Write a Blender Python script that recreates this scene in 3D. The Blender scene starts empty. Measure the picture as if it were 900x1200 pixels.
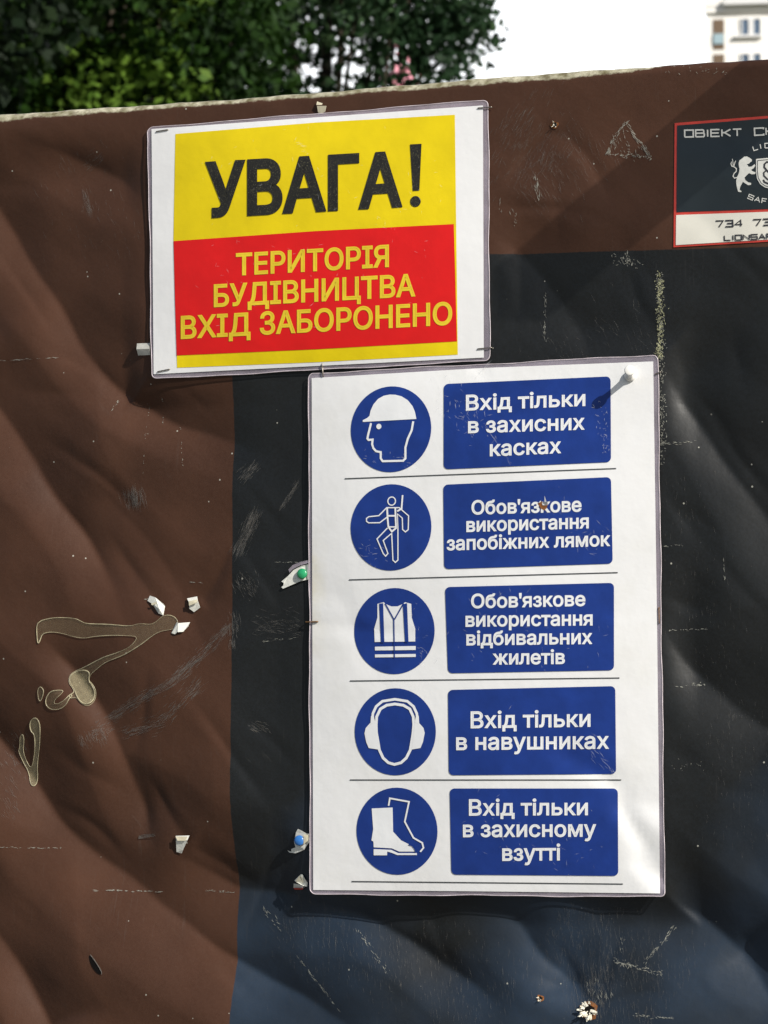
import bpy, bmesh, math, random
import numpy as np
from mathutils import Matrix, Vector
from mathutils.geometry import tessellate_polygon, delaunay_2d_cdt

random.seed(7)
rng = np.random.default_rng(7)
scene = bpy.context.scene
col = scene.collection

# ------------------------------------------------------------------ camera
YAW, PITCH, ROLL, F, CX, CZ, CD = 0.36967, 0.06858, 0.00173, 3794.45, 0.94933, 1.6, 2.45
def cam_rot():
    cy, sy = math.cos(YAW), math.sin(YAW)
    cp, sp = math.cos(PITCH), math.sin(PITCH)
    cr, sr = math.cos(ROLL), math.sin(ROLL)
    B = np.array([[1, 0, 0], [0, 0, -1], [0, 1, 0]], float)
    Ry = np.array([[cy, -sy, 0], [sy, cy, 0], [0, 0, 1]])
    Rx = np.array([[1, 0, 0], [0, cp, -sp], [0, sp, cp]])
    Rz = np.array([[cr, -sr, 0], [sr, cr, 0], [0, 0, 1]])
    return Ry @ Rx @ B @ Rz
RC = cam_rot()
CPOS = np.array([CX, -CD, CZ])
cam_data = bpy.data.cameras.new("camera")
cam_data.sensor_fit = 'VERTICAL'
cam_data.sensor_height = 24.0
cam_data.lens = F / 1200.0 * 24.0
cam_data.clip_start = 0.05
cam_data.clip_end = 3000.0
cam_data.dof.use_dof = True
cam_data.dof.focus_distance = 2.66
cam_data.dof.aperture_fstop = 17.0
cam = bpy.data.objects.new("camera", cam_data)
M4 = Matrix([[*RC[0], CPOS[0]], [*RC[1], CPOS[1]], [*RC[2], CPOS[2]], [0, 0, 0, 1]])
cam.matrix_world = M4
col.objects.link(cam)
scene.camera = cam

# ------------------------------------------------------------------ light
SUN = np.array([0.735, -0.40, 0.545]); SUN /= np.linalg.norm(SUN)
world = bpy.data.worlds.new("World")
scene.world = world
world.use_nodes = True
wn, wl = world.node_tree.nodes, world.node_tree.links
wn.clear()
w_out = wn.new("ShaderNodeOutputWorld")
w_bg = wn.new("ShaderNodeBackground"); w_bg.inputs[1].default_value = 0.075
sky = wn.new("ShaderNodeTexSky"); sky.sky_type = 'NISHITA'; sky.sun_disc = False
sky.sun_elevation = math.asin(SUN[2]); sky.sun_rotation = math.atan2(SUN[0], SUN[1])
sky.air_density = 1.0; sky.dust_density = 1.5
w_tc = wn.new("ShaderNodeTexCoord")
w_nz = wn.new("ShaderNodeTexNoise"); w_nz.inputs["Scale"].default_value = 2.2; w_nz.inputs["Detail"].default_value = 6
w_sep = wn.new("ShaderNodeSeparateXYZ")
wl.new(w_tc.outputs["Generated"], w_nz.inputs["Vector"]); wl.new(w_tc.outputs["Generated"], w_sep.inputs[0])
def wmath(op, a, b=None, clamp=False):
    n = wn.new("ShaderNodeMath"); n.operation = op; n.use_clamp = clamp
    for i, v in enumerate((a, b)):
        if v is None: continue
        if isinstance(v, (int, float)): n.inputs[i].default_value = v
        else: wl.new(v, n.inputs[i])
    return n.outputs[0]
# bright cloud bank low over the north (behind the fence), broken cloud elsewhere
bank = wmath('MULTIPLY', wmath('SUBTRACT', w_sep.outputs[1], 0.1), 2.2, True)
low = wmath('SUBTRACT', 1.0, wmath('MULTIPLY', w_sep.outputs[2], 1.6), True)
bank = wmath('MULTIPLY', bank, low, True)
puff = wmath('MULTIPLY', wmath('SUBTRACT', w_nz.outputs["Fac"], 0.52), 4.0, True)
cl = wmath('ADD', wmath('MULTIPLY', bank, 1.15), wmath('MULTIPLY', puff, 0.10), True)
w_mix = wn.new("ShaderNodeMix"); w_mix.data_type = 'RGBA'
wl.new(cl, w_mix.inputs["Factor"]); wl.new(sky.outputs[0], w_mix.inputs["A"])
w_mix.inputs["B"].default_value = (23.0, 23.3, 23.5, 1)
wl.new(w_mix.outputs["Result"], w_bg.inputs[0]); wl.new(w_bg.outputs[0], w_out.inputs[0])

sd = bpy.data.lights.new("sun", 'SUN'); sd.energy = 4.7; sd.angle = math.radians(0.7); sd.color = (1.0, 0.955, 0.88)
so = bpy.data.objects.new("sun", sd); col.objects.link(so)
so.rotation_euler = Vector(-SUN).to_track_quat('-Z', 'Y').to_euler()
so.location = (4, -3, 6)

scene.view_settings.view_transform = 'Standard'
scene.view_settings.look = 'None'
scene.view_settings.exposure = 0.28
scene.view_settings.gamma = 1.0
scene.view_settings.use_curve_mapping = False

# ------------------------------------------------------------------ helpers
def tag(o, label=None, cat=None, group=None, kind=None):
    if label: o['label'] = label
    if cat: o['category'] = cat
    if group: o['group'] = group
    if kind: o['kind'] = kind
    return o
def empty(name, loc=(0, 0, 0)):
    o = bpy.data.objects.new(name, None); o.location = loc; o.empty_display_size = 0.05
    col.objects.link(o); return o
def put(name, me, m, parent=None):
    o = bpy.data.objects.new(name, me)
    if m is not None: me.materials.append(m)
    col.objects.link(o)
    if parent is not None:
        o.parent = parent
        base = Vector((0, 0, 0)); p = parent
        while p is not None: base += p.location; p = p.parent
        o.location = -base          # vertices are written in world metres
    return o
def pymesh(name, verts, faces, m, parent=None, smooth=False):
    me = bpy.data.meshes.new(name)
    me.from_pydata([tuple(map(float, v)) for v in verts], [], [tuple(f) for f in faces])
    if smooth: me.polygons.foreach_set("use_smooth", [True] * len(me.polygons))
    me.update()
    return put(name, me, m, parent)
def bmobj(name, bm, m, parent=None, smooth=False):
    me = bpy.data.meshes.new(name); bm.to_mesh(me); bm.free()
    if smooth: me.polygons.foreach_set("use_smooth", [True] * len(me.polygons))
    return put(name, me, m, parent)

def proj(Pw):
    q = (np.atleast_2d(Pw) - CPOS) @ RC
    return np.stack([450 + F * q[:, 0] / -q[:, 2], 600 - F * q[:, 1] / -q[:, 2]], 1)
def rays(px):
    px = np.atleast_2d(np.asarray(px, float))
    return np.stack([(px[:, 0] - 450) / F, -(px[:, 1] - 600) / F, -np.ones(len(px))], 1) @ RC.T
def on(px, surf, off=0.0):
    """points of a surface y = surf(x, z) seen at photo pixels px; off = millimetric lift towards the street"""
    d = rays(px); y = np.zeros(len(d))
    for _ in range(7):
        t = (y + CD) / d[:, 1]
        P = CPOS + d * t[:, None]
        y = surf(P[:, 0], P[:, 2]) - off
    P[:, 1] = y
    return P
def at_depth(px, Y):
    d = rays(px); return CPOS + d * ((Y + CD) / d[:, 1])[:, None]
def sstep(x): x = np.clip(x, 0, 1); return x * x * (3 - 2 * x)

# ------------------------------------------------------------------ materials
class NT:
    def __init__(self, name):
        self.m = bpy.data.materials.new(name); self.m.use_nodes = True
        self.n, self.l = self.m.node_tree.nodes, self.m.node_tree.links
        self.b = self.n["Principled BSDF"]; self.out = self.n["Material Output"]
        self._tc = None
    def tc(self):
        if not self._tc: self._tc = self.n.new("ShaderNodeTexCoord").outputs["Object"]
        return self._tc
    def link(self, a, i): self.l.new(a, i)
    def math(self, op, a, b=None, c=None, clamp=False):
        n = self.n.new("ShaderNodeMath"); n.operation = op; n.use_clamp = clamp
        for i, v in enumerate((a, b, c)):
            if v is None: continue
            if isinstance(v, (int, float)): n.inputs[i].default_value = v
            else: self.l.new(v, n.inputs[i])
        return n.outputs[0]
    def noise(self, scale, detail=4, rough=0.55, sx=(1, 1, 1), rot=(0, 0, 0)):
        mp = self.n.new("ShaderNodeMapping"); mp.vector_type = 'TEXTURE'; mp.inputs["Scale"].default_value = tuple(1 / q for q in sx); mp.inputs["Rotation"].default_value = rot
        self.l.new(self.tc(), mp.inputs[0])
        n = self.n.new("ShaderNodeTexNoise"); n.inputs["Scale"].default_value = scale
        n.inputs["Detail"].default_value = detail; n.inputs["Roughness"].default_value = rough
        self.l.new(mp.outputs[0], n.inputs["Vector"]); return n.outputs["Fac"]
    def ramp(self, f, a, b, va=0.0, vb=1.0):
        n = self.n.new("ShaderNodeMapRange"); self.l.new(f, n.inputs[0])
        for i, v in zip((1, 2, 3, 4), (a, b, va, vb)): n.inputs[i].default_value = v
        return n.outputs[0]
    def mix(self, f, a, b):
        n = self.n.new("ShaderNodeMix"); n.data_type = 'RGBA'
        for k, v in (("Factor", f), ("A", a), ("B", b)):
            if isinstance(v, (int, float)): n.inputs[k].default_value = v
            elif isinstance(v, tuple): n.inputs[k].default_value = (*v[:3], 1)
            else: self.l.new(v, n.inputs[k])
        return n.outputs["Result"]
    def bump(self, h, strength, dist, prev=None):
        n = self.n.new("ShaderNodeBump"); n.inputs["Strength"].default_value = strength; n.inputs["Distance"].default_value = dist
        self.l.new(h, n.inputs["Height"])
        if prev is not None: self.l.new(prev, n.inputs["Normal"])
        return n.outputs[0]
def simple(name, base, rough=0.5, spec=0.5, var=0.12, vscale=60, coat=0.0, metal=0.0, bump=None, trans=0.0, speck=None, rough_var=0.0):
    t = NT(name); b = t.b
    f = t.noise(vscale, 5)
    dark = tuple(c * (1 - var) for c in base); light = tuple(min(1, c * (1 + var)) for c in base)
    c = t.mix(t.ramp(f, .3, .7), dark, light)
    if speck:
        s = t.noise(speck[0], 2); c = t.mix(t.ramp(s, speck[1], speck[1] + .06), c, speck[2])
    t.link(c, b.inputs["Base Color"])
    b.inputs["Roughness"].default_value = rough; b.inputs["Specular IOR Level"].default_value = spec
    b.inputs["Metallic"].default_value = metal
    b.inputs["Coat Weight"].default_value = coat; b.inputs["Coat Roughness"].default_value = 0.18
    if rough_var: t.link(t.ramp(t.noise(vscale * .6, 4), .3, .7, rough - rough_var, rough + rough_var), b.inputs["Roughness"])
    if bump: t.link(t.bump(t.noise(bump[0], 3), bump[1], bump[2]), b.inputs["Normal"])
    if trans:
        tr = t.n.new("ShaderNodeBsdfTransparent"); mx = t.n.new("ShaderNodeMixShader"); mx.inputs[0].default_value = trans
        t.link(b.outputs[0], mx.inputs[1]); t.link(tr.outputs[0], mx.inputs[2]); t.link(mx.outputs[0], t.out.inputs[0])
    return t.m

LB = (60, 0.22, 0.0016)           # slow ripple of the laminate
M = {}
M['paper1'] = simple('laminated_paper', (.80, .80, .80), .42, .5, .025, 22, .25, bump=LB)
M['yellow'] = simple('yellow_print', (.74, .57, .004), .42, .3, .07, 30, .08, bump=LB)
M['red'] = simple('red_print', (.66, .010, .010), .42, .3, .07, 35, .08, bump=LB)
M['blue'] = simple('blue_print', (.010, .036, .210), .42, .3, .14, 45, .10, bump=LB)
M['blackprint'] = simple('black_print', (.018, .017, .015), .45, .3, .2, 40, .05, bump=LB, speck=(1500, .62, (.16, .15, .08)))
M['whiteprint'] = simple('white_print', (.78, .79, .80), .42, .5, .03, 40, .08, bump=LB)
M['yellowtext'] = simple('yellow_lettering', (.74, .54, .03), .42, .3, .08, 60, .08, bump=LB)
M['line'] = simple('line_print', (.05, .055, .06), .45)
M['film'] = simple('laminate_film', (.52, .46, .54), .2, .6, .25, 30, .4, trans=.68, bump=(90, .3, .001))
M['rim'] = simple('film_edge', (.70, .62, .66), .3, .6, .3, 90, .3, trans=.2)
M['steel'] = simple('staple_steel', (.30, .27, .23), .35, .5, .3, 300, metal=.9)
M['rust'] = simple('rusty_wire', (.16, .09, .04), .6, .4, .4, 500, metal=.3)
M['scrap'] = simple('torn_paper', (.72, .72, .66), .65, .3, .08, 300, bump=(400, .3, .0006))
M['scrapcream'] = simple('yellowed_paper', (.62, .57, .42), .65, .3, .15, 300)
M['pin_green'] = simple('green_plastic', (.02, .30, .12), .3, .5, .1, 200, .3)
M['pin_blue'] = simple('blue_plastic', (.03, .16, .48), .3, .5, .1, 200, .3)
M['pin_white'] = simple('white_plastic', (.78, .77, .74), .35, .5, .05, 200, .2)
M['glue'] = simple('dried_glue', (.30, .25, .155), .25, .5, .2, 300, .2, trans=.83, speck=(900, .68, (.75, .7, .5)))
M['glue_thick'] = simple('thick_dried_glue', (.34, .30, .18), .25, .5, .2, 300, .3, trans=.62, speck=(900, .65, (.8, .76, .55)))
M['gluerim'] = simple('glue_bead', (.55, .50, .33), .3, .5, .45, 120, .3, trans=.5)
M['scuff'] = simple('scuff_fibre', (.36, .36, .31), .6, .3, .45, 250, trans=.5)
M['scuff_dim'] = simple('scuff_haze', (.17, .16, .145), .6, .3, .35, 400, trans=.70)
M['scuff_yellow'] = simple('scuff_yellow_fibre', (.40, .40, .24), .6, .3, .5, 300, trans=.35)
M['holeflake'] = simple('torn_fibre', (.85, .80, .66), .6, .3, .2, 400)
M['holedark'] = simple('dark_hole', (.006, .005, .005), .9, .1)
M['holerust'] = simple('rust_stain', (.20, .075, .02), .7, .3, .4, 600)
M['slate'] = simple('sticker_slate', (.013, .0175, .020), .32, .5, .15, 40, .25, bump=(60, .1, .001))
M['stickerred'] = simple('sticker_red', (.50, .045, .03), .35, .5, .2, 60, .2)
M['stickerwhite'] = simple('sticker_white', (.72, .70, .62), .38, .5, .05, 40, .2)
M['stickerink'] = simple('sticker_ink', (.03, .03, .035), .4)
M['stickersilver'] = simple('sticker_silver', (.62, .62, .58), .4, .5, .1, 200)
M['plywood'] = simple('plywood', (.30, .21, .12), .8, .2, .2, 12, bump=(60, .3, .002))
M['timber'] = simple('weathered_timber', (.20, .16, .11), .85, .2, .25, 30, bump=(80, .4, .002))
M['tube'] = simple('blocker_clear', (.5, .5, .48), .3, .5, .1, 60, trans=.72)  # see-through material of the arm added to cast a soft shadow
M['tape'] = simple('clear_tape', (.62, .61, .55), .35, .5, .15, 200, trans=.12)

def stained_paper():
    t = NT('stained_paper'); b = t.b
    sp = t.n.new("ShaderNodeSeparateXYZ"); t.link(t.tc(), sp.inputs[0])
    left = t.ramp(sp.outputs[0], -.045, -.062); z = sp.outputs[2]
    band = t.math('MULTIPLY', t.ramp(z, 1.655, 1.69), t.ramp(z, 1.775, 1.74))
    stain = t.math('MULTIPLY', t.math('MULTIPLY', left, band), t.ramp(t.noise(38, 5, .6), .38, .6))
    dirt = t.math('MULTIPLY', t.ramp(t.noise(17, 6, .65), .48, .72), .30)
    c = t.mix(dirt, (.80, .80, .80), (.66, .65, .60))
    c = t.mix(t.math('MULTIPLY', stain, .5), c, (.62, .56, .36))
    t.link(c, b.inputs["Base Color"]); b.inputs["Roughness"].default_value = .4; b.inputs["Coat Weight"].default_value = .25; b.inputs["Coat Roughness"].default_value = .16
    t.link(t.bump(t.noise(*LB[:1], 3), LB[1], LB[2]), b.inputs["Normal"])
    return t.m
def banner_material(xs, zs, zslope, zt):
    t = NT('printed_vinyl'); b = t.b
    sp = t.n.new("ShaderNodeSeparateXYZ"); t.link(t.tc(), sp.inputs[0])
    x, z = sp.outputs[0], sp.outputs[2]
    wob = t.math('MULTIPLY', t.math('SUBTRACT', t.noise(160, 3), .5), .0012)
    fx = t.ramp(t.math('ADD', x, wob), xs - .0004, xs + .0004)
    zl = t.math('ADD', t.math('MULTIPLY', x, zslope), zs)
    fz = t.ramp(t.math('SUBTRACT', zl, t.math('ADD', z, wob)), -.0004, .0004)
    blk = t.math('MULTIPLY', fx, fz)
    n1 = t.ramp(t.noise(9, 6, .6), .3, .7); n2 = t.ramp(t.noise(420, 3, .7), .3, .75)
    brown = t.mix(n1, (.046, .0205, .0120), (.074, .0325, .0185))
    brown = t.mix(t.math('MULTIPLY', n2, .35), brown, (.080, .043, .029))
    n3 = t.ramp(t.math('ADD', t.noise(5.5, 4, .5), t.math('MULTIPLY', t.math('SUBTRACT', 1.50, z), 1.3)), .44, .64)  # sky-lit blue put into the black's colour, stronger towards the bottom
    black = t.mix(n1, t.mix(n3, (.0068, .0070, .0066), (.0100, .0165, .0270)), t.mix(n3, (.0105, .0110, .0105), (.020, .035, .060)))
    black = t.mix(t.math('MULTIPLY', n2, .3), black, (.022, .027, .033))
    c = t.mix(blk, brown, black)
    # fine vertical and slanting rub marks
    r1 = t.ramp(t.noise(30, 5, .7, (14, 1, .7)), .60, .74)
    r2 = t.ramp(t.noise(26, 5, .7, (1, 1, 9), (0, .8, 0)), .62, .76)
    dust = t.ramp(t.noise(5, 3), .45, .7)
    rub = t.math('MULTIPLY', t.math('MAXIMUM', r1, r2), t.math('MULTIPLY', dust, .34))
    c = t.mix(rub, c, (.12, .112, .10))
    # white pin-prick specks
    v = t.n.new("ShaderNodeTexVoronoi"); v.inputs["Scale"].default_value = 95; t.link(t.tc(), v.inputs["Vector"])
    sel = t.n.new("ShaderNodeSeparateColor"); t.link(v.outputs["Color"], sel.inputs[0])
    spk = t.math('MULTIPLY', t.ramp(v.outputs["Distance"], .055, .085, 1, 0), t.ramp(sel.outputs[0], .86, .87))
    c = t.mix(t.math('MULTIPLY', spk, .75), c, (.45, .44, .38))
    # rubbed top edge where the backing shows pale
    edge = t.math('ADD', t.math('SUBTRACT', z, zt - .0036), t.math('MULTIPLY', t.math('SUBTRACT', t.noise(42, 6, .75), .5), .009))
    right = t.ramp(x, .20, .30, 0, .010)
    pale = t.ramp(t.math('SUBTRACT', edge, right), -.0008, .0008)
    holes = t.ramp(t.noise(230, 4, .7), .40, .50)
    pale = t.math('MULTIPLY', pale, t.math('ADD', t.math('MULTIPLY', holes, .35), .65))
    pc = t.mix(t.ramp(t.noise(110, 4), .35, .7), (.17, .155, .085), (.56, .53, .40))
    c = t.mix(pale, c, pc)
    t.link(c, b.inputs["Base Color"])
    t.link(t.ramp(blk, 0, 1, .20, .34), b.inputs["Specular IOR Level"])
    rg = t.ramp(t.noise(14, 5), .3, .7, .42, .52)
    t.link(rg, b.inputs["Roughness"])
    nb = t.bump(t.noise(300, 3), .16, .0005)
    nb = t.bump(t.noise(28, 4), .16, .004, nb)
    nb = t.bump(t.noise(9, 2, .4, (1, 1, 3), (0, .68, 0)), .14, .010, nb)
    t.link(nb, b.inputs["Normal"])
    return t.m

# ------------------------------------------------------------------ surfaces (all as y = f(x, z))
flat = lambda x, z: 0 * x
ZT = float(on([(450, 102)], flat)[0, 2])             # top of the fence
def mline(pts): 
    p = on(pts, flat); return np.stack([p[:, 0], p[:, 2]], 1)
PX = 0.0007
def smooth_path(pts, it=2):
    p = np.array(pts, float)
    for _ in range(it): p = np.concatenate([p[:1], np.stack([p[:-1] * .75 + p[1:] * .25, p[:-1] * .25 + p[1:] * .75], 1).reshape(-1, 2), p[-1:]])
    return p
CREASES = []   # path, lit width, dark width, depth
def crease(pts, wlit, wdark, depth, t0=.18, t1=.25): CREASES.append((mline(smooth_path(pts)), wlit * PX, wdark * 1.6 * PX, depth * 1.12, t0, t1))
crease([(-120, 80), (-40, 128), (20, 163), (65, 180), (143, 210), (190, 250)], 62, 60, .0080)
crease([(-90, 90), (-40, 190), (0, 258), (30, 312), (64, 365), (92, 420), (140, 465), (200, 495), (280, 520), (360, 560)], 66, 90, .0120, .15, .35)
crease([(-90, 380), (0, 490), (30, 535), (50, 572), (89, 625), (126, 685), (150, 740)], 72, 85, .0125, .15, .3)
crease([(40, 740), (85, 790), (118, 835), (134, 870), (152, 930), (176, 1010)], 52, 70, .0095, .25, .25)
crease([(-120, 740), (0, 880), (35, 929), (58, 969), (85, 995), (151, 1035), (213, 1084), (267, 1125), (333, 1165), (450, 1230)], 92, 85, .0165, .2, .2)
crease([(180, 985), (240, 1025), (275, 1044), (340, 1050), (380, 1066), (438, 1078), (513, 1127), (558, 1158), (605, 1200)], 74, 60, .0125, .2, .2)
crease([(420, 1030), (482, 1050), (567, 1060), (602, 1078), (629, 1122), (664, 1153), (700, 1190)], 60, 55, .0105, .25, .2)
crease([(750, 380), (793, 460), (830, 513), (873, 573), (900, 613), (980, 720)], 60, 110, .0085, .2, .1)
crease([(740, 690), (777, 737), (800, 773), (827, 797), (867, 833), (940, 880)], 66, 80, .0090, .2, .15)
crease([(-70, 1000), (0, 1107), (27, 1155), (60, 1230)], 70, 75, .0115, .2, .1)
crease([(640, 1020), (760, 1040), (838, 1085), (880, 1130), (930, 1230)], 150, 60, .0135, .2, .15)
crease([(860, 1090), (900, 1140), (960, 1190)], 60, 40, .006)
crease([(560, 250), (640, 330), (720, 470), (800, 600)], 60, 60, .004)
crease([(100, 560), (180, 640), (250, 780)], 90, 90, .0045)
# tight little pull creases
_rc = random.Random(23)
for _ in range(55):
    q = [(_rc.uniform(-60, 940), _rc.uniform(170, 1200))]; a = math.radians(_rc.gauss(52, 22)); l = _rc.uniform(24, 60)
    for _k in range(4): a += _rc.gauss(0, .16); q.append((q[-1][0] + l * math.cos(a), q[-1][1] + l * math.sin(a)))
    crease(q, _rc.uniform(12, 26), _rc.uniform(9, 18), _rc.uniform(.0004, .0011), .45, .45)
for q in ([(690, 1184), (660, 1130), (640, 1090)], [(690, 1184), (640, 1150), (590, 1135)], [(690, 1184), (720, 1120), (735, 1070)], [(690, 1184), (740, 1165), (800, 1160)], [(650, 146), (610, 190), (585, 240)], [(650, 146), (700, 200), (730, 260)],
          [(215, 988), (260, 1020), (330, 1060)], [(215, 988), (180, 940), (160, 880)], [(190, 712), (140, 660), (110, 600)], [(228, 708), (260, 660), (280, 610)]):
    crease(q, 20, 16, .0014, .08, .6)
# the sheet goes on beyond the photograph
for bx0 in (-900, -620, -380, -230, 1020, 1200, 1420, 1700, 2000):
    for k in range(3):
        y0 = 120 + 420 * k + random.uniform(-80, 80); q = [(bx0 + random.uniform(-40, 40), y0)]
        for _ in range(4): q.append((q[-1][0] + random.uniform(30, 75), q[-1][1] + random.uniform(50, 110)))
        crease(q, random.uniform(60, 110), random.uniform(70, 110), random.uniform(.008, .014))

def crease_depth(x, z, path, wlit, wdark, A, t0, t1, sharp=.0009):
    best = np.full(x.shape, 1e9); sd_ = np.zeros(x.shape); tt = np.zeros(x.shape)
    seg = np.diff(path, axis=0); L = np.hypot(seg[:, 0], seg[:, 1]); cum = np.concatenate([[0], np.cumsum(L)])
    for i in range(len(seg)):
        dx, dz = x - path[i, 0], z - path[i, 1]
        u = seg[i] / L[i]
        s = np.clip(dx * u[0] + dz * u[1], 0, L[i])
        ex, ez = dx - u[0] * s, dz - u[1] * s
        d = np.hypot(ex, ez); m = d < best
        side = np.sign(-(u[0] * dz - u[1] * dx))     # + on the lower-left (right hand of the path)
        best = np.where(m, d, best); sd_ = np.where(m, side, sd_); tt = np.where(m, (cum[i] + s) / cum[-1], tt)
    w = np.where(sd_ >= 0, wlit, wdark) * (0.86 + .2 * np.sin(tt * 7 + A * 900))
    s = np.sqrt(best ** 2 + sharp ** 2) / w
    g = np.clip(1 - s, 0, 1) ** np.where(sd_ >= 0, 1.5, 1.3)
    return 1.0 * A * g * sstep(tt / t0) * sstep((1 - tt) / t1)
# boxes so that far-off creases are skipped
def banner_y(x, z):
    x = np.asarray(x, float); z = np.asarray(z, float)
    h = np.zeros(np.broadcast(x, z).shape)
    wx = x + .0018 * np.sin(z * 31 + 1.3) + .0006 * np.sin(z * 97 + x * 33); wz = z + .0018 * np.sin(x * 27 + .4) + .0006 * np.sin(x * 88 - z * 51)
    for path, a, b, A, t0, t1 in CREASES:
        m = max(a, b) * 1.15 + .004
        lo, hi = path.min(0) - m, path.max(0) + m
        k = (wx > lo[0]) & (wx < hi[0]) & (wz > lo[1]) & (wz < hi[1])
        if k.any(): h[k] += crease_depth(wx[k], wz[k], path, a, b, A, t0, t1)
    h += .0013 * (1 + np.sin(x * 17 + z * 23) * np.sin(z * 13 - x * 9 + 1)) + .0006 * np.sin(x * 61 + z * 47) * np.sin(z * 53 - x * 29)
    for cx, cz, hw, hh in ((-.062, 2.006, .152, .108), (.083, 1.687, .152, .212)):   # pinned flat round the two sheets
        d = np.maximum(np.abs(x - cx) - hw, np.abs(z - cz) - hh)
        h *= 1 - .82 * sstep((.028 - d) / .034)
    h *= sstep((ZT - .008 - z) / .055)
    return h + .0006
def sheet_surface(cx, cz, hw, hh, bow, tilt, base, extra=None):
    def f(x, z):
        u, v = (x - cx) / hw, (z - cz) / hh
        b = bow * np.clip(1 - u * u, -.2, 1) * (1 - .8 * np.clip(np.abs(v), 0, 1.05) ** 3.5) + tilt * (v + 1) * .5 + .0005 * np.sin(x * 33 + z * 21) * np.sin(z * 27 - x * 8 + .5)
        if extra is not None: b = b + extra(x, z)
        return -(base + b)
    return f
S2_WRINKLES = [(mline([(640, 868), (700, 905), (745, 940), (790, 950)]), .016, .03, .0016, .2, .1),
               (mline([(715, 925), (745, 975), (765, 1010), (785, 1045)]), .014, .02, .0026, .2, .1),
               (mline([(740, 1000), (760, 1025), (785, 1036)]), .012, .014, .0017, .2, .1),
               (mline([(350, 690), (400, 700), (440, 770), (430, 800)]), .03, .02, .0007, .2, .2),
               (mline([(350, 728), (410, 738), (500, 742)]), .012, .014, .0007, .1, .4),
               (mline([(560, 440), (570, 425), (590, 415)]), .02, .02, .0007, .1, .1)]
def s2_extra(x, z):
    b = np.zeros(np.shape(x))
    for p, a, c, A, t0, t1 in S2_WRINKLES: b = b - crease_depth(x, z, p, a, c, A, t0, t1, .0012)
    return b
sign1_y = sheet_surface(-.062, 2.006, .152, .108, .0060, .0010, .0012)
sign2_y = sheet_surface(.083, 1.687, .152, .212, .0085, .0016, .0012, s2_extra)
sticker_y = lambda x, z: banner_y(x, z) - .0006

# ------------------------------------------------------------------ flat printed shapes traced on those surfaces
def px_mesh(polys, surf, off, step=7.0, thick=0.0, tris=None):
    """polys in photo pixels -> bmesh lying on surf"""
    bm = bmesh.new()
    if tris is None:
        for poly in polys:
            if isinstance(poly[0][0], (list, tuple, np.ndarray)): loops = poly   # outline + holes
            else: loops = [poly]
            flatp = [bm.verts.new((float(p[0]), float(p[1]), 0)) for lp in loops for p in lp]
            for tri in tessellate_polygon([[Vector((float(p[0]), float(p[1]), 0)) for p in lp] for lp in loops]):
                if len(set(tri)) == 3:
                    try: bm.faces.new([flatp[i] for i in tri])
                    except ValueError: pass
    else:
        vs = [bm.verts.new((float(p[0]), float(p[1]), 0)) for p in tris[0]]
        for f in tris[1]:
            try: bm.faces.new([vs[i] for i in f])
            except ValueError: pass
    bm.verts.ensure_lookup_table()
    co = np.array([v.co[:2] for v in bm.verts])
    for ax, n in ((0, (1, 0, 0)), (1, (0, 1, 0))):
        a, b = co[:, ax].min(), co[:, ax].max()
        for c in np.arange(math.floor(a / step) * step + step, b, step):
            p = [0, 0, 0]; p[ax] = c + .137
            bmesh.ops.bisect_plane(bm, geom=bm.verts[:] + bm.edges[:] + bm.faces[:], plane_co=p, plane_no=n)
    W = on(np.array([v.co[:2] for v in bm.verts]), surf, off)
    for v, w in zip(bm.verts, W): v.co = w
    if thick:
        r = bmesh.ops.extrude_face_region(bm, geom=bm.faces[:])
        for v in r['geom']:
            if isinstance(v, bmesh.types.BMVert): v.co.y += thick
    bmesh.ops.recalc_face_normals(bm, faces=bm.faces[:]) if thick else None
    return bm
def flatshape(name, polys, surf, off, m, parent, **k):
    return bmobj(name, px_mesh(polys, surf, off, **k), m, parent, smooth='thick' not in k)
def quad_round(tl, tr, br, bl, r=0.0, n=5):
    P = [np.array(p, float) for p in (tl, tr, br, bl)]
    if r <= 0: return [tuple(p) for p in P]
    out = []
    for i in range(4):
        c, a, b = P[i], P[i - 1], P[(i + 1) % 4]
        ua = (a - c) / np.linalg.norm(a - c); ub = (b - c) / np.linalg.norm(b - c)
        for k in range(n + 1):
            s = k / n; w1, w2 = (1 - math.sin(s * math.pi / 2)), (1 - math.cos(s * math.pi / 2))
            out.append(tuple(c + ua * r * w1 + ub * r * w2))
    return out
def ribbon(pts, w, closed=False, grow=None):
    """mitred stroke polygon(s) in pixels; returns quads"""
    p = np.array(pts, float); n = len(p)
    if closed and np.allclose(p[0], p[-1]): p = p[:-1]; n -= 1
    L, R_ = [], []
    for i in range(n):
        a = p[i - 1] if (i > 0 or closed) else p[i]
        b = p[(i + 1) % n] if (i < n - 1 or closed) else p[i]
        d1 = p[i] - a; d2 = b - p[i]
        if np.allclose(d1, 0): d1 = d2
        if np.allclose(d2, 0): d2 = d1
        d1 = d1 / np.linalg.norm(d1); d2 = d2 / np.linalg.norm(d2)
        n1 = np.array([-d1[1], d1[0]]); n2 = np.array([-d2[1], d2[0]])
        m = n1 + n2; m = m / max(np.linalg.norm(m), 1e-6); k = min(1.6, 1 / max(.3, float(m @ n1)))
        L.append(p[i] + m * k * w / 2); R_.append(p[i] - m * k * w / 2)
    V = np.array(L + R_); Fc = []
    for i in range(n if closed else n - 1):
        j = (i + 1) % n; Fc.append((i, j, n + j, n + i))
    return V, Fc
def stroke(name, pts, w, surf, off, m, parent, closed=False, step=7.0):
    return bmobj(name, px_mesh(None, surf, off, step=step, tris=ribbon(pts, w, closed)), m, parent)
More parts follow.
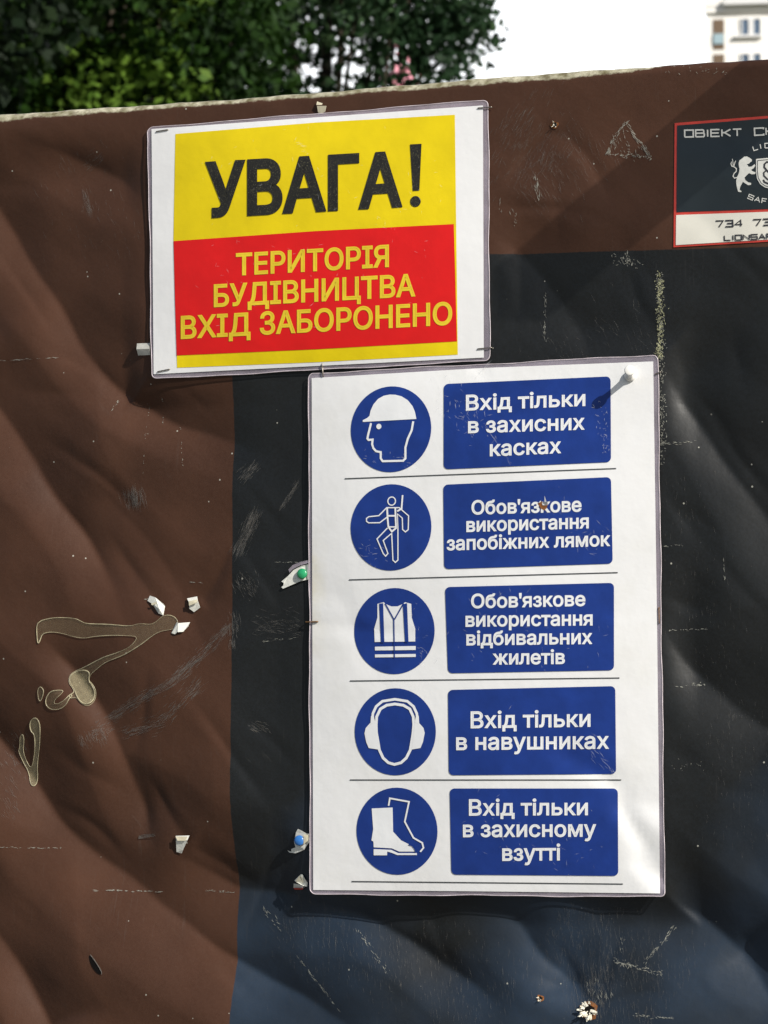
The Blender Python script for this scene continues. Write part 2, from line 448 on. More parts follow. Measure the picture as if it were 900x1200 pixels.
class Print:
    """collects polygons and strokes into ONE printed mesh, each a hair above the one before"""
    def __init__(self, surf, off): self.s, self.o, self.bms = surf, off, []
    def poly(self, pts): self.bms.append(px_mesh([pts], self.s, self.o)); self.o += .00003
    def line(self, pts, w, closed=False): self.bms.append(px_mesh(None, self.s, self.o, tris=ribbon(pts, w, closed))); self.o += .00003
    def build(self, name, m, parent):
        V, Fc = [], []
        for b in self.bms:
            b.verts.index_update(); k = len(V)
            V += [tuple(v.co) for v in b.verts]; Fc += [tuple(k + v.index for v in f.verts) for f in b.faces]; b.free()
        return pymesh(name, V, Fc, m, parent)
def disc_px(c, r, surf, n=56):
    P = on([c], surf)[0]; Q = on([(c[0], c[1] - r)], surf)[0]; R0 = abs(Q[2] - P[2])
    a = np.linspace(0, 2 * math.pi, n, endpoint=False)
    return proj(np.stack([P[0] + R0 * np.cos(a), np.full(n, P[1]), P[2] + R0 * np.sin(a)], 1))

# text -------------------------------------------------------------
_cache = {}
def text_mesh(s, space=1.0):
    """closed outline loops of a line of text (built in font), grouped as (outline, holes)"""
    key = (s, space)
    if key not in _cache:
        c = bpy.data.curves.new("lettering", 'FONT'); c.body = s; c.resolution_u = 4
        c.fill_mode = 'NONE'; c.space_character = space
        o = bpy.data.objects.new("lettering", c); col.objects.link(o)
        dg = bpy.context.evaluated_depsgraph_get()
        me = bpy.data.meshes.new_from_object(o.evaluated_get(dg))
        V = np.array([v.co[:2] for v in me.vertices]); nb = {}
        for e in me.edges:
            i, j = e.vertices; nb.setdefault(i, []).append(j); nb.setdefault(j, []).append(i)
        seen, loops = set(), []
        for st in nb:
            if st in seen: continue
            lp, cur, prev = [], st, None
            while cur not in seen:
                seen.add(cur); lp.append(cur); n2 = [q for q in nb[cur] if q != prev and q not in seen]
                if prev is None: n2 = sorted(nb[cur], key=lambda q: q != cur + 1)   # keep the stored direction
                if not n2: break
                prev, cur = cur, n2[0]
            if len(lp) > 2: loops.append(V[lp])
        bpy.data.objects.remove(o); bpy.data.curves.remove(c); bpy.data.meshes.remove(me)
        pts = [Vector(q) for lp in loops for q in lp]; eds, k = [], 0
        for lp in loops:
            n = len(lp); eds += [(k + i, k + (i + 1) % n) for i in range(n)]; k += n
        vo, _, fo, *_r = delaunay_2d_cdt(pts, eds, [], 0, 1e-6)
        vo = np.array([tuple(v) for v in vo]); fo = [tuple(f) for f in fo]
        cen = np.array([vo[list(f)].mean(0) for f in fo]); wind = np.zeros(len(fo), int)
        for lp in loops:
            A, B = lp, np.roll(lp, -1, axis=0)
            for (x1, y1), (x2, y2) in zip(A, B):
                if y1 == y2: continue
                m = ((y1 <= cen[:, 1]) != (y2 <= cen[:, 1]))
                xx = (x2 - x1) * (cen[:, 1] - y1) / (y2 - y1) + x1
                wind += np.where(m & (cen[:, 0] < xx), 1 if y2 > y1 else -1, 0)
        keep = [f for f, w in zip(fo, wind) if w != 0]
        de = {}
        for f in keep:
            for i in range(len(f)): de[(f[i], f[(i + 1) % len(f)])] = 1
        nxt = {}
        for (i, j) in de:
            if (j, i) not in de: nxt.setdefault(i, []).append(j)
        bl = []
        while nxt:
            st = next(iter(nxt)); lp = [st]; cur = nxt[st].pop()
            if not nxt[st]: del nxt[st]
            while cur != st and cur in nxt:
                lp.append(cur); q = nxt[cur].pop()
                if not nxt[cur]: del nxt[cur]
                cur = q
            if len(lp) > 2: bl.append(lp)
        used = sorted({i for f in keep for i in f}); mp = {o_: n_ for n_, o_ in enumerate(used)}
        _cache[key] = (vo[used], [tuple(mp[i] for i in f) for f in keep], [[mp[i] for i in lp] for lp in bl])
    return _cache[key]
def text_px(s, left, right, cap, bold=1.0, space=1.0):
    """left/right: ends of the baseline in pixels, cap: capital height in pixels, bold: stroke added in pixels"""
    A, Fc, loops = text_mesh(s, space); H = text_mesh("Н")[0]
    ch = H[:, 1].max() - H[:, 1].min(); y0 = H[:, 1].min(); x0, x1 = A[:, 0].min(), A[:, 0].max()
    l, r = np.array(left, float), np.array(right, float); d = (r - l) / np.linalg.norm(r - l)
    l, r = l + d * bold / 2, r - d * bold / 2
    P = l + ((A[:, 0] - x0) / (x1 - x0))[:, None] * (r - l); P[:, 1] -= (A[:, 1] - y0) / ch * (cap - bold) + bold / 2
    return P, Fc, [P[lp] for lp in loops], bold
def lettering(lines, surf, off, m, parent, name='lettering'):
    V, Fc = [], []
    def add(bm):
        bm.verts.index_update(); k = len(V)
        V.extend(tuple(v.co) for v in bm.verts); Fc.extend(tuple(k + v.index for v in f2.verts) for f2 in bm.faces); bm.free()
    for ln in lines:
        P, f, loops, bold = text_px(*ln)
        add(px_mesh(None, surf, off, tris=(P, f)))
        for i, lp in enumerate(loops if bold > 0 else []):
            keep = [q for j, q in enumerate(lp) if np.linalg.norm(q - lp[j - 1]) > .08]
            if len(keep) > 2: add(px_mesh(None, surf, off + .00006 + .00002 * (i % 3), tris=ribbon(keep, bold, True)))
    return pymesh(name, V, Fc, m, parent)

def tube(pts, r, closed=False, n=6):
    pts = np.array(pts, float); N = len(pts); V, Fc = [], []
    for i in range(N):
        a = pts[i - 1] if (i or closed) else pts[i]; b = pts[(i + 1) % N] if (i < N - 1 or closed) else pts[i]
        t = b - a; t /= max(np.linalg.norm(t), 1e-9)
        u = np.cross(t, (0, 1, 0)); 
        if np.linalg.norm(u) < 1e-3: u = np.cross(t, (0, 0, 1))
        u /= np.linalg.norm(u); w = np.cross(t, u)
        rr = r[i] if hasattr(r, '__len__') else r
        for k in range(n):
            an = 2 * math.pi * k / n; V.append(pts[i] + rr * (u * math.cos(an) + w * math.sin(an)))
    for i in range(N if closed else N - 1):
        j = (i + 1) % N
        for k in range(n): Fc.append((i * n + k, i * n + (k + 1) % n, j * n + (k + 1) % n, j * n + k))
    if not closed: Fc += [tuple(range(n))[::-1], tuple((N - 1) * n + k for k in range(n))]
    return V, Fc
def tubeobj(name, pts, r, m, parent=None, closed=False, n=6): 
    V, Fc = tube(pts, r, closed, n); return pymesh(name, V, Fc, m, parent, True)
def densify(pts, step=8.0, closed=False):
    p = [np.array(q, float) for q in pts]; out = []
    for i in range(len(p) if closed else len(p) - 1):
        a, b = p[i], p[(i + 1) % len(p)]; n = max(1, int(np.linalg.norm(b - a) / step))
        for k in range(n): out.append(a + (b - a) * k / n)
    if not closed: out.append(p[-1])
    return np.array(out)
def smooth_closed(pts, it=2, closed=True):
    p = np.array(pts, float)
    for _ in range(it):
        q = []
        n = len(p)
        for i in range(n if closed else n - 1):
            a, b = p[i], p[(i + 1) % n]; q += [a * .75 + b * .25, a * .25 + b * .75]
        if not closed: q = [p[0]] + q + [p[-1]]
        p = np.array(q)
    return p
def box(bm, lo, hi):
    vs = [bm.verts.new((x, y, z)) for x in (lo[0], hi[0]) for y in (lo[1], hi[1]) for z in (lo[2], hi[2])]
    for f in ((0, 1, 3, 2), (4, 6, 7, 5), (0, 4, 5, 1), (2, 3, 7, 6), (0, 2, 6, 4), (1, 5, 7, 3)): bm.faces.new([vs[i] for i in f])
def boxobj(name, boxes, m, parent=None, bevel=0.0):
    bm = bmesh.new()
    for lo, hi in boxes: box(bm, lo, hi)
    if bevel: bmesh.ops.bevel(bm, geom=bm.edges[:], offset=bevel, segments=2, affect='EDGES')
    bmesh.ops.recalc_face_normals(bm, faces=bm.faces[:])
    return bmobj(name, bm, m, parent)

# ------------------------------------------------------------------ the setting
def ground():
    t = NT('soil_and_grass'); f = t.ramp(t.noise(.4, 6), .4, .6)
    t.link(t.mix(f, (.10, .085, .06), (.05, .065, .025)), t.b.inputs["Base Color"]); t.b.inputs["Roughness"].default_value = .95
    n, R0 = 64, 1500; V = [(0, 0, 0)] + [(r * math.cos(2 * math.pi * k / n), r * math.sin(2 * math.pi * k / n), 0) for r in (30, 200, R0) for k in range(n)]
    Fc = [(0, 1 + k, 1 + (k + 1) % n) for k in range(n)]
    for j in range(2):
        a = 1 + j * n; Fc += [(a + k, a + n + k, a + n + (k + 1) % n, a + (k + 1) % n) for k in range(n)]
    tag(pymesh('ground', V, Fc, t.m), kind='structure')
    t = NT('asphalt'); t.link(t.mix(t.ramp(t.noise(40, 6), .3, .7), (.10, .098, .09), (.17, .165, .15)), t.b.inputs["Base Color"]); t.b.inputs["Roughness"].default_value = .9
    tag(pymesh('pavement', [(-30, -9, .004), (30, -9, .004), (30, -.25, .004), (-30, -.25, .004)], [(0, 1, 2, 3)], t.m), kind='structure')
ground()

# hoarding and its banner
XL, XR = -3.2, 3.0
fence = empty('hoarding', (0, .03, 0))
tag(fence, 'site hoarding of plywood boards on timber posts that carries the brown and black banner', 'fence')
for k, x0 in enumerate(np.arange(XL + .02, XR - .1, 1.22)):
    boxobj('plywood_board', [((x0, .036, .04), (min(x0 + 1.216, XR - .02), .054, ZT - .012))], M['plywood'], fence)
boxobj('top_rail', [((XL + .02, .056, ZT - .10), (XR - .02, .10, ZT - .012))], M['timber'], fence)
boxobj('bottom_rail', [((XL + .02, .056, .15), (XR - .02, .10, .24))], M['timber'], fence)
for x0 in (-3.1, -2.0, -.8, .75, 1.9, 2.9):
    boxobj('post', [((x0 - .045, .102, -.3), (x0 + .045, .19, ZT - .02))], M['timber'], fence)

p1 = on([(580, 297.5), (785, 292)], flat); zsl = (p1[1, 2] - p1[0, 2]) / (p1[1, 0] - p1[0, 0])
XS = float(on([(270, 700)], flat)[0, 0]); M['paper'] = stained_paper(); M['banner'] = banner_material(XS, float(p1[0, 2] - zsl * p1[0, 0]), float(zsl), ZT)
def make_banner():
    xs = np.concatenate([np.arange(XL, -.45, .02), np.arange(-.45, .42, .002), np.arange(.42, XR, .02)])
    zs = np.concatenate([np.arange(.08, 1.3, .02), np.arange(1.3, ZT - .006, .002)])
    X, Z = np.meshgrid(xs, zs); Y = banner_y(X, Z)
    rows = [np.stack([X[i], Y[i], Z[i]], 1) for i in range(len(zs))]
    # rolled over the top of the boards
    wav = .0008 * np.sin(xs * 13) + .0003 * np.sin(xs * 71 + 2) + .0002 * np.sin(xs * 190)
    r = .0075
    for a in np.linspace(8, 90, 8):
        a = math.radians(a); rows.append(np.stack([xs, .0006 + r * (1 - np.cos(a)) + 0 * xs, ZT - .006 + r * math.sin(a) * 1.0 + wav * math.sin(a)], 1))
    rows.append(np.stack([xs, .058 + 0 * xs, ZT + .0015 + wav], 1)); rows.append(np.stack([xs, .104 + 0 * xs, ZT - .001 + wav], 1)); rows.append(np.stack([xs, .1042 + 0 * xs, ZT - .06 + wav], 1))
    V = np.concatenate(rows); nx, nr = len(xs), len(rows)
    i, j = np.meshgrid(np.arange(nx - 1), np.arange(nr - 1)); a = (j * nx + i).ravel()
    Fc = np.stack([a, a + 1, a + nx + 1, a + nx], 1)
    me = bpy.data.meshes.new('banner'); me.vertices.add(len(V)); me.vertices.foreach_set("co", V.ravel())
    me.loops.add(Fc.size); me.loops.foreach_set("vertex_index", Fc.ravel()); me.polygons.add(len(Fc))
    me.polygons.foreach_set("loop_start", np.arange(0, Fc.size, 4)); me.polygons.foreach_set("loop_total", np.full(len(Fc), 4))
    me.polygons.foreach_set("use_smooth", np.ones(len(Fc), bool)); me.update(); me.validate()
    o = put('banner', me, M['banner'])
    return tag(o, 'creased brown vinyl banner with a big black panel stretched over the hoarding', 'banner')
banner = make_banner()

# scuffs of the banner: fine fibres --------------------------------
def flecks(name, m, specs, parent=None, surf=None, lift=.0004):
    surf = surf or banner_y
    V, Fc = [], []
    for path, width, count, ln, wd, ang, jit in specs:
        p = densify(path, 1.5); nrm = np.gradient(p, axis=0); 
        for _ in range(count):
            i = rng.integers(len(p)); t = nrm[i] / max(np.linalg.norm(nrm[i]), 1e-6); q = np.array([-t[1], t[0]])
            c = p[i] + q * rng.normal() * width * .5 + t * rng.normal() * 1.0
            a = (math.atan2(t[1], t[0]) if ang is None else math.radians(ang)) + rng.normal() * jit
            d = np.array([math.cos(a), math.sin(a)]); e = np.array([-d[1], d[0]])
            l = ln * rng.uniform(.3, 1.2); w = wd * rng.uniform(.4, 1.2)
            k = len(V); V += [c - d * l / 2, c + e * w / 2, c + d * l / 2, c - e * w / 2]; Fc.append((k, k + 1, k + 2, k + 3))
    W = on(np.array(V), surf, 0.0); n = len(V) // 4
    W[:, 1] -= np.repeat(lift + rng.uniform(0, .0004, n), 4)
    return tag(pymesh(name, W, Fc, m, parent), kind='stuff')
flecks('scuff_marks', M['scuff'], [
    # triangular cut
    ([(734, 143), (722, 158), (712, 180)], 2, 40, 7, 1.2, None, .3), ([(736, 148), (762, 184)], 2.5, 60, 7, 1.0, None, .2), ([(730, 150), (738, 175)], 3, 14, 5, .8, 70, .5),
    ([(712, 180), (735, 182), (763, 185)], 2.5, 42, 4, 1.4, None, .6), ([(720, 160), (730, 178), (750, 180)], 8, 26, 5, .8, 60, .5),
    ([(628, 208), (632, 232)], 3, 26, 7, 1.1, 80, .25), ([(600, 245), (606, 262)], 3, 10, 6, .7, 70, .2), ([(586, 230), (587, 250)], 2, 6, 6, .6, 85, .2),
    ([(715, 302), (752, 312)], 6, 40, 3.5, 1.1, 20, .6), ([(735, 295), (738, 310)], 2, 14, 5, .9, 85, .2),
    ([(640, 330), (638, 385), (640, 400)], 2, 26, 6, .8, 85, .3), 
    ([(663, 88), (700, 78), (860, 84)], 6, 40, 4, .9, 0, .8),
    # right of the white sheet
    ([(772, 520), (815, 518)], 2, 26, 5, .9, 0, .2), ([(775, 640), (800, 639)], 1, 14, 4, .8, 0, .1), ([(848, 655), (850, 683)], .6, 10, 5, .8, 85, .1),
    ([(785, 739), (828, 737)], 1, 22, 4, .9, 0, .1), ([(794, 805), (826, 802)], 1.5, 18, 4, 1, 0, .2), ([(790, 900), (825, 898)], 8, 16, 2, .8, 60, .6),
    # bottom right tear lines
    ([(720, 1125), (740, 1132), (778, 1142)], 4, 70, 5, 1.1, 20, .5), ([(756, 1128), (780, 1100), (792, 1083)], 2, 40, 6, .9, None, .3),
    ([(744, 1190), (790, 1193)], 2, 24, 5, 1.3, 0, .3), ([(690, 1150), (705, 1175)], 16, 44, 9, .7, 85, .35), ([(728, 1100), (732, 1125)], 3, 10, 5, .8, 80, .3),
    ([(350, 1122), (398, 1185)], 1, 40, 6, 1.0, None, .1), ([(310, 1065), (330, 1090)], 5, 20, 7, .8, None, .3),
    ([(420, 1090), (455, 1140)], 3, 34, 6, .7, None, .2),
    # brown side
    ([(110, 1043), (160, 1044), (190, 1045)], .8, 34, 6, 1.2, 0, .1), ([(235, 1043), (276, 1046)], .8, 18, 5, 1, 0, .1), ([(0, 993), (72, 994)], 1.0, 26, 6, .8, 0, .1),
    ([(0, 423), (70, 419)], 1, 20, 7, .7, 0, .1), ([(190, 465), (192, 500)], 1, 12, 3, .8, 90, .3), ([(175, 470), (168, 560)], 2, 16, 2.5, .8, 90, .3), ([(212, 500), (214, 545)], 1, 10, 2.5, .8, 90, .3),
    ([(132, 480), (140, 470)], 2, 8, 5, .7, None, .3), ([(170, 702), (184, 701)], .6, 10, 5, 1, 0, .1), ([(222, 682), (236, 683)], .6, 8, 5, 1, 0, .1),
    ([(346, 747), (310, 752)], 1, 12, 5, .9, None, .1), ([(320, 659), (352, 659)], .5, 12, 6, .6, 0, .05),
    ([(270, 0), (560, -30)], .1, 1, .1, .1, 0, 0)], banner)
flecks('scuff_haze', M['scuff_dim'], [
    ([(130, 840), (200, 800), (240, 765), (268, 735)], 6.3, 416, 16, 0.66, None, 0.08), ([(145, 862), (190, 845), (235, 800)], 9.0, 208, 14, 0.72, None, 0.17), ([(110, 860), (130, 845)], 9.0, 64, 9, 0.60, None, 0.21),
    ([(95, 870), (125, 860)], 9.0, 96, 9, 0.60, 70, 0.17), ([(155, 575), (160, 592)], 12.6, 128, 18, 0.60, 80, 0.12), 
    ([(278, 650), (292, 620), (300, 600)], 7.2, 192, 21, 0.60, None, 0.09), ([(330, 595), (350, 565)], 2.7, 64, 15, 0.48, None, 0.07), ([(275, 680), (300, 690)], 12.6, 96, 9, 0.60, 60, 0.28), ([(285, 560), (300, 545)], 7.2, 64, 14, 0.60, None, 0.14),
    ([(275, 720), (272, 760)], 7.2, 96, 12, 0.60, 85, 0.14), ([(300, 730), (350, 735)], 18.0, 96, 12, 0.48, None, 0.35), ([(295, 855), (312, 850)], 9.0, 48, 9, 0.60, 30, 0.21),
    ([(590, 140), (650, 200)], 54.0, 256, 18, 0.48, 120, 0.17), ([(700, 160), (620, 240)], 45.0, 160, 15, 0.48, 60, 0.17), ([(100, 195), (120, 180)], 7.2, 32, 12, 0.48, None, 0.14), ([(100, 225), (106, 250)], 5.4, 48, 15, 0.48, 75, 0.10),
    ([(60, 195), (160, 290)], 54.0, 96, 15, 0.36, 70, 0.21), ([(620, 440), (760, 380)], 45.0, 96, 14, 0.36, 60, 0.28),
    ([(650, 1080), (780, 1180)], 72.0, 672, 12, 0.42, 88, 0.12), ([(330, 1080), (600, 1170)], 63.0, 672, 12, 0.36, 86, 0.10), ([(790, 560), (890, 1000)], 54.0, 320, 10, 0.36, 85, 0.14), ([(20, 860), (10, 960)], 14.4, 96, 12, 0.48, 60, 0.21),
    ([(700, 1130), (690, 1190)], 27.0, 192, 21, 0.54, 85, 0.10)], banner)
flecks('rubbed_strip', M['scuff_yellow'], [([(773, 318), (774, 380), (773, 420)], 4.5, 260, 3.6, 1.5, 75, .8)], banner)
flecks('rubbed_strip', M['scuff'], [([(773, 318), (775, 400), (776, 470), (775, 545)], 4.5, 300, 3.0, 1.1, 75, .9)], banner)
# slit and torn holes of the banner
flatshape('slit', [smooth_closed([(104, 1120), (106, 1119), (112, 1128), (118, 1137), (119, 1142), (114, 1141), (107, 1132)])], banner_y, .0005, M['holedark'], banner)
tubeobj('slit_lip', on(smooth_closed([(106, 1119), (112, 1127), (119, 1138), (119, 1142)], 1, False), banner_y, .0007), .0005, M['scuff_dim'], banner)
def torn_hole(c, r, n, seed):
    rg = np.random.default_rng(seed); c = np.array(c, float)
    a = np.linspace(0, 2 * math.pi, 14, endpoint=False)
    rust = [tuple(c + np.array([math.cos(t), math.sin(t)]) * r * 1.05 * rg.uniform(.75, 1.2)) for t in a]
    o = flatshape('torn_hole', [rust], banner_y, .0005, M['holerust'], banner)
    hole = [tuple(c + np.array([math.cos(t), math.sin(t)]) * r * .6 * rg.uniform(.7, 1.2)) for t in a]
    flatshape('dark_centre', [hole], banner_y, .0008, M['holedark'], o)
    V, Fc = [], []
    for k in range(n):
        t = rg.choice([.3, 1.5, 2.3, 4.0]) + rg.normal() * .45; d = np.array([math.cos(t), math.sin(t)]); e = np.array([-d[1], d[0]])
        i, l, w = r * rg.uniform(.1, .8), r * rg.uniform(.25, .6), r * rg.uniform(.05, .16)
        b = on([c + d * i - e * w, c + d * i + e * w, c + d * (i + l) + e * w * .4, c + d * (i + l) - e * w * .5], banner_y, .0008 + k * .00008)
        b[2:, 1] -= rg.uniform(.0004, .0022); j = len(V); V += list(b); Fc.append((j, j + 1, j + 2, j + 3))
    pymesh('frayed_fibres', V, Fc, M['holeflake'], o)
torn_hole((690, 1184), 11, 46, 3); torn_hole((633, 1170), 4, 8, 5); torn_hole((650, 146), 4.2, 9, 9)

# ------------------------------------------------------------------ red and yellow warning sign
def wavy(pts, seed, amp=.55):
    p = densify(pts, 9, True); k = np.arange(len(p)); c = p.mean(0); d = (p - c) / np.linalg.norm(p - c, axis=1)[:, None]
    return [tuple(q) for q in p + d * (amp * (np.sin(k * .31 + seed) + .6 * np.sin(k * .83 + 2 * seed)))[:, None]]
S1 = quad_round((173.2, 149.5), (572, 117), (574, 422.5), (178, 444), 6)
S1 = wavy(S1, 1.3)
sign1 = empty('warning_sign', tuple(on([(375, 283)], sign1_y)[0]))
tag(sign1, 'laminated yellow and red warning sheet in white margins, lettered УВАГА!, hung under the fence top', 'sign')
flatshape('laminate_film', [S1], sign1_y, 0, M['film'], sign1, thick=.0006)
tubeobj('sealed_edge', on(densify(S1, 6, True), sign1_y, -.0001), .00038, M['rim'], sign1, True)
flatshape('paper', [[(177.5, 151.2), (566, 123.5), (567, 419), (180, 438.5)]], sign1_y, .0005, M['paper1'], sign1)
YB = [(205.5, 157), (370, 143.6), (533, 134.5), (536.5, 415.6), (370, 424.5), (207.5, 431), (205, 350), (203.2, 280)]
flatshape('yellow_panel', [YB], sign1_y, .0007, M['yellow'], sign1)
flatshape('red_panel', [[(203.4, 282.6), (370, 270.8), (531.8, 262.6), (535.5, 400), (370, 409.3), (207, 416.6), (205, 350)]], sign1_y, .0009, M['red'], sign1)
lettering([("УВАГА", (241, 256), (471, 242.8), 66.5, 5.2)], sign1_y, .0011, M['blackprint'], sign1, 'headline')
P = Print(sign1_y, .0011); P.poly([(480.5, 169.2), (494, 168.4), (491.5, 223.2), (483.8, 223.7)]); P.poly([(486.9 + 6.2 * math.cos(a), 236 + 6.4 * math.sin(a)) for a in np.linspace(0, 6.283, 20)[:-1]])
P.build('exclamation_mark', M['blackprint'], sign1)
lettering([("ТЕРИТОРІЯ", (276.4, 323.2), (455.8, 313), 26.5, 1.7), ("БУДІВНИЦТВА", (250.5, 360.2), (486.6, 347.4), 27, 1.7),
           ("ВХІД ЗАБОРОНЕНО", (211.8, 397.5), (530, 380.6), 27.3, 1.7)], sign1_y, .0011, M['yellowtext'], sign1, 'lettering')
def staple(a, b, surf, parent, m='steel', off=.0012, r=.00045):
    P = on([a, b], surf, off); Q = P.copy(); Q[:, 1] += .0025
    d = (P[1] - P[0]) * .06
    tubeobj('staple', [Q[0], P[0] + d * .2, P[0] + d, P[1] - d, P[1] - d * .2, Q[1]], r, M[m], parent)
for a, b in (((183, 154), (197, 151.8)), ((184.5, 435.5), (199, 432.5)), ((560, 126.5), (576, 125.5)), ((559.5, 408.8), (576, 407.3)), ((377.5, 426), (378, 438))):
    staple(a, b, sign1_y, sign1)

# ------------------------------------------------------------------ white safety sheet
S2 = quad_round((361.5, 438), (771, 416), (779, 1051), (363.5, 1048), 6)
S2 = wavy(S2, 2.1)
sign2 = empty('safety_sign', tuple(on([(570, 735)], sign2_y)[0]))
tag(sign2, 'tall white laminated sheet with five blue pictograms and five blue text panels', 'sign')
flatshape('laminate_film', [S2], sign2_y, 0, M['film'], sign2, thick=.0006)
tubeobj('sealed_edge', on(densify(S2, 6, True), sign2_y, -.0001), .00038, M['rim'], sign2, True)
flatshape('paper', [[(365.2, 443), (570, 431), (765.5, 423.5), (770, 730), (773.5, 1047), (560, 1044.5), (367, 1043), (366, 730)]], sign2_y, .0005, M['paper'], sign2)
panels = [((520, 450), (715.5, 441), (716, 541.5), (520, 550)), ((519.5, 568), (716, 559), (718, 660.5), (520.5, 667)), ((521.5, 688), (719.5, 683), (719.5, 785.5), (525, 789)),
          ((525, 808.5), (721, 804), (722, 907), (526, 908.5)), ((527, 924), (724, 924), (724.5, 1026.5), (529, 1025))]
texts = [[("Вхід тільки", (546, 481.3), (686, 475.8), 18.6), ("в захисних", (548.5, 507.8), (685, 503.6), 18.6), ("касках", (574, 534.8), (657.5, 531.2), 18.6)],
         [("Обов'язкове", (552.5, 603.2), (681.5, 599.6), 17), ("використання", (546.5, 623.6), (690, 619.2), 17), ("запобіжних лямок", (523.5, 645.2), (715, 640), 17)],
         [("Обов'язкове", (552, 713), (686, 710.2), 17.2), ("використання", (545.5, 734.7), (694.5, 733), 17.2), ("відбивальних", (546.5, 756.5), (694, 754.8), 17.2), ("жилетів", (577.5, 779), (662, 778.2), 17.2)],
         [("Вхід тільки", (551.5, 853.6), (692, 851.8), 20), ("в навушниках", (534.5, 879.2), (713.5, 877.6), 20)],
         [("Вхід тільки", (549.5, 956), (689, 955.4), 19.5), ("в захисному", (542.5, 981.2), (698.5, 980.6), 19.5), ("взутті", (588.5, 1009), (656.5, 1008.4), 19.5)]]
plabel = ['blue panel lettered Вхід тільки в захисних касках', "blue panel lettered Обов'язкове використання запобіжних лямок", "blue panel lettered Обов'язкове використання відбивальних жилетів",
          'blue panel lettered Вхід тільки в навушниках', 'blue panel lettered Вхід тільки в захисному взутті']
panel_objs = []
for q, tx, lb in zip(panels, texts, plabel):
    p = flatshape('text_panel', [quad_round(*q, r=5.5)], sign2_y, .0009, M['blue'], sign2); p['label'] = lb
    lettering([(s, a, b, c, 1.15) for s, a, b, c in tx], sign2_y, .0011, M['whiteprint'], p); panel_objs.append(p)
for a, b in (((404, 561), (722, 549)), ((409, 679.5), (724, 671)), ((410, 798), (726, 794.5)), ((410, 914), (728, 914)), ((412, 1033), (730, 1036))):
    stroke('divider_line', densify([a, b], 20), 1.3, sign2_y, .0008, M['line'], sign2)

z7 = lambda pts: [(400 + x / 5.458, 440 + y / 5.455) for x, y in pts]
z8 = lambda pts: [(400 + x / 3.4286, 680 + y / 3.4286) for x, y in pts]
def disc(c, r, label):
    d = flatshape('pictogram', [disc_px(c, r, sign2_y)], sign2_y, .0008, M['blue'], sign2); d['label'] = label; return d
d1 = disc((458, 503), 50, 'round blue pictogram of a head in a hard hat')
P = Print(sign2_y, .0011)
P.poly(z7([(137, 286), (165, 272), (180, 258), (187, 225), (205, 185), (235, 150), (270, 130), (310, 122), (345, 123), (385, 133), (425, 158), (455, 195), (470, 230), (480, 278), (137, 297)]))
P.line(z7([(190, 305), (170, 385), (167, 403), (174, 412), (200, 410), (197, 440), (205, 465), (222, 484), (252, 490), (252, 530), (264, 548), (395, 545), (410, 530), (410, 460), (425, 405), (450, 350), (460, 293)]), 2.4)
P.poly(disc_px((400 + 240 / 5.458, 440 + 326 / 5.455), 3.2, sign2_y, 16))
P.build('white_symbol', M['whiteprint'], d1)
d2 = disc((458, 618), 50.5, 'round blue pictogram of a figure in a safety harness')
P = Print(sign2_y, .0011)
P.line(disc_px((400 + 322 / 5.458, 440 + 803 / 5.455), 4.8, sign2_y, 20), 1.3, True)
P.line(z7([(292, 906), (246, 941), (175, 942), (161, 932), (161, 914), (175, 903), (240, 896), (290, 845), (370, 845), (430, 897), (428, 985), (410, 1000), (392, 985), (390, 912), (359, 885), (362, 985), (362, 1180), (345, 1195), (330, 1180), (322, 1008)]), 1.3)
P.line(z7([(295, 975), (228, 1045), (268, 1138), (283, 1155), (298, 1138), (268, 1055), (318, 1012)]), 1.3)
P.line(z7([(293, 847), (296, 915), (301, 968), (323, 998), (350, 975), (345, 847)]), 2.0)
P.line(z7([(293, 897), (348, 897)]), 1.9)
P.line(z7([(298, 968), (352, 968)]), 1.5)
P.line(z7([(392, 765), (385, 852), (357, 868)]), 1.9)
P.build('white_symbol', M['whiteprint'], d2)
d3 = disc((462, 739.5), 50.5, 'round blue pictogram of a reflective vest')
P = Print(sign2_y, .0011)
P.poly(z8([(145, 95), (170, 88), (178, 95), (200, 105), (226, 105), (247, 95), (256, 88), (281, 95), (283, 150), (297, 195), (297, 246), (134, 248), (132, 195), (145, 150)]))
P.poly(z8([(135, 267), (299, 264), (299, 280), (135, 282)])); P.poly(z8([(135, 298), (299, 296), (299, 308), (135, 310)]))
P.build('white_symbol', M['whiteprint'], d3)
P = Print(sign2_y, .0014)
P.poly(z8([(152, 94), (168, 92), (173, 250), (159, 250)])); P.poly(z8([(247, 96), (264, 92), (270, 249), (256, 249)]))
P.line(z8([(176, 93), (211, 157), (213, 312)]), 1.4); P.line(z8([(250, 93), (214, 157)]), 1.4)
P.build('blue_stripes', M['blue'], d3)
d4 = disc((463, 857.5), 51, 'round blue pictogram of a head wearing ear defenders')
P = Print(sign2_y, .0011)
P.line(z8([(125, 556), (127, 535), (140, 507), (165, 486), (215, 478), (265, 486), (290, 507), (303, 535), (306, 556)]), 3.0)
P.line(z8([(140, 580), (142, 548), (157, 517), (182, 502), (215, 497), (249, 502), (275, 517), (289, 548), (291, 580), (288, 615), (284, 640), (277, 682), (261, 714), (240, 733), (213, 740), (189, 733), (168, 714), (153, 682), (146, 640), (141, 612)]), 3.2, True)
P.poly(z8([(134, 566), (115, 574), (98, 594), (93, 615), (100, 650), (110, 674), (148, 680), (143, 640), (137, 600)]))
P.poly(z8([(295, 566), (313, 574), (330, 593), (335, 613), (328, 650), (318, 674), (283, 680), (288, 640), (293, 600)]))
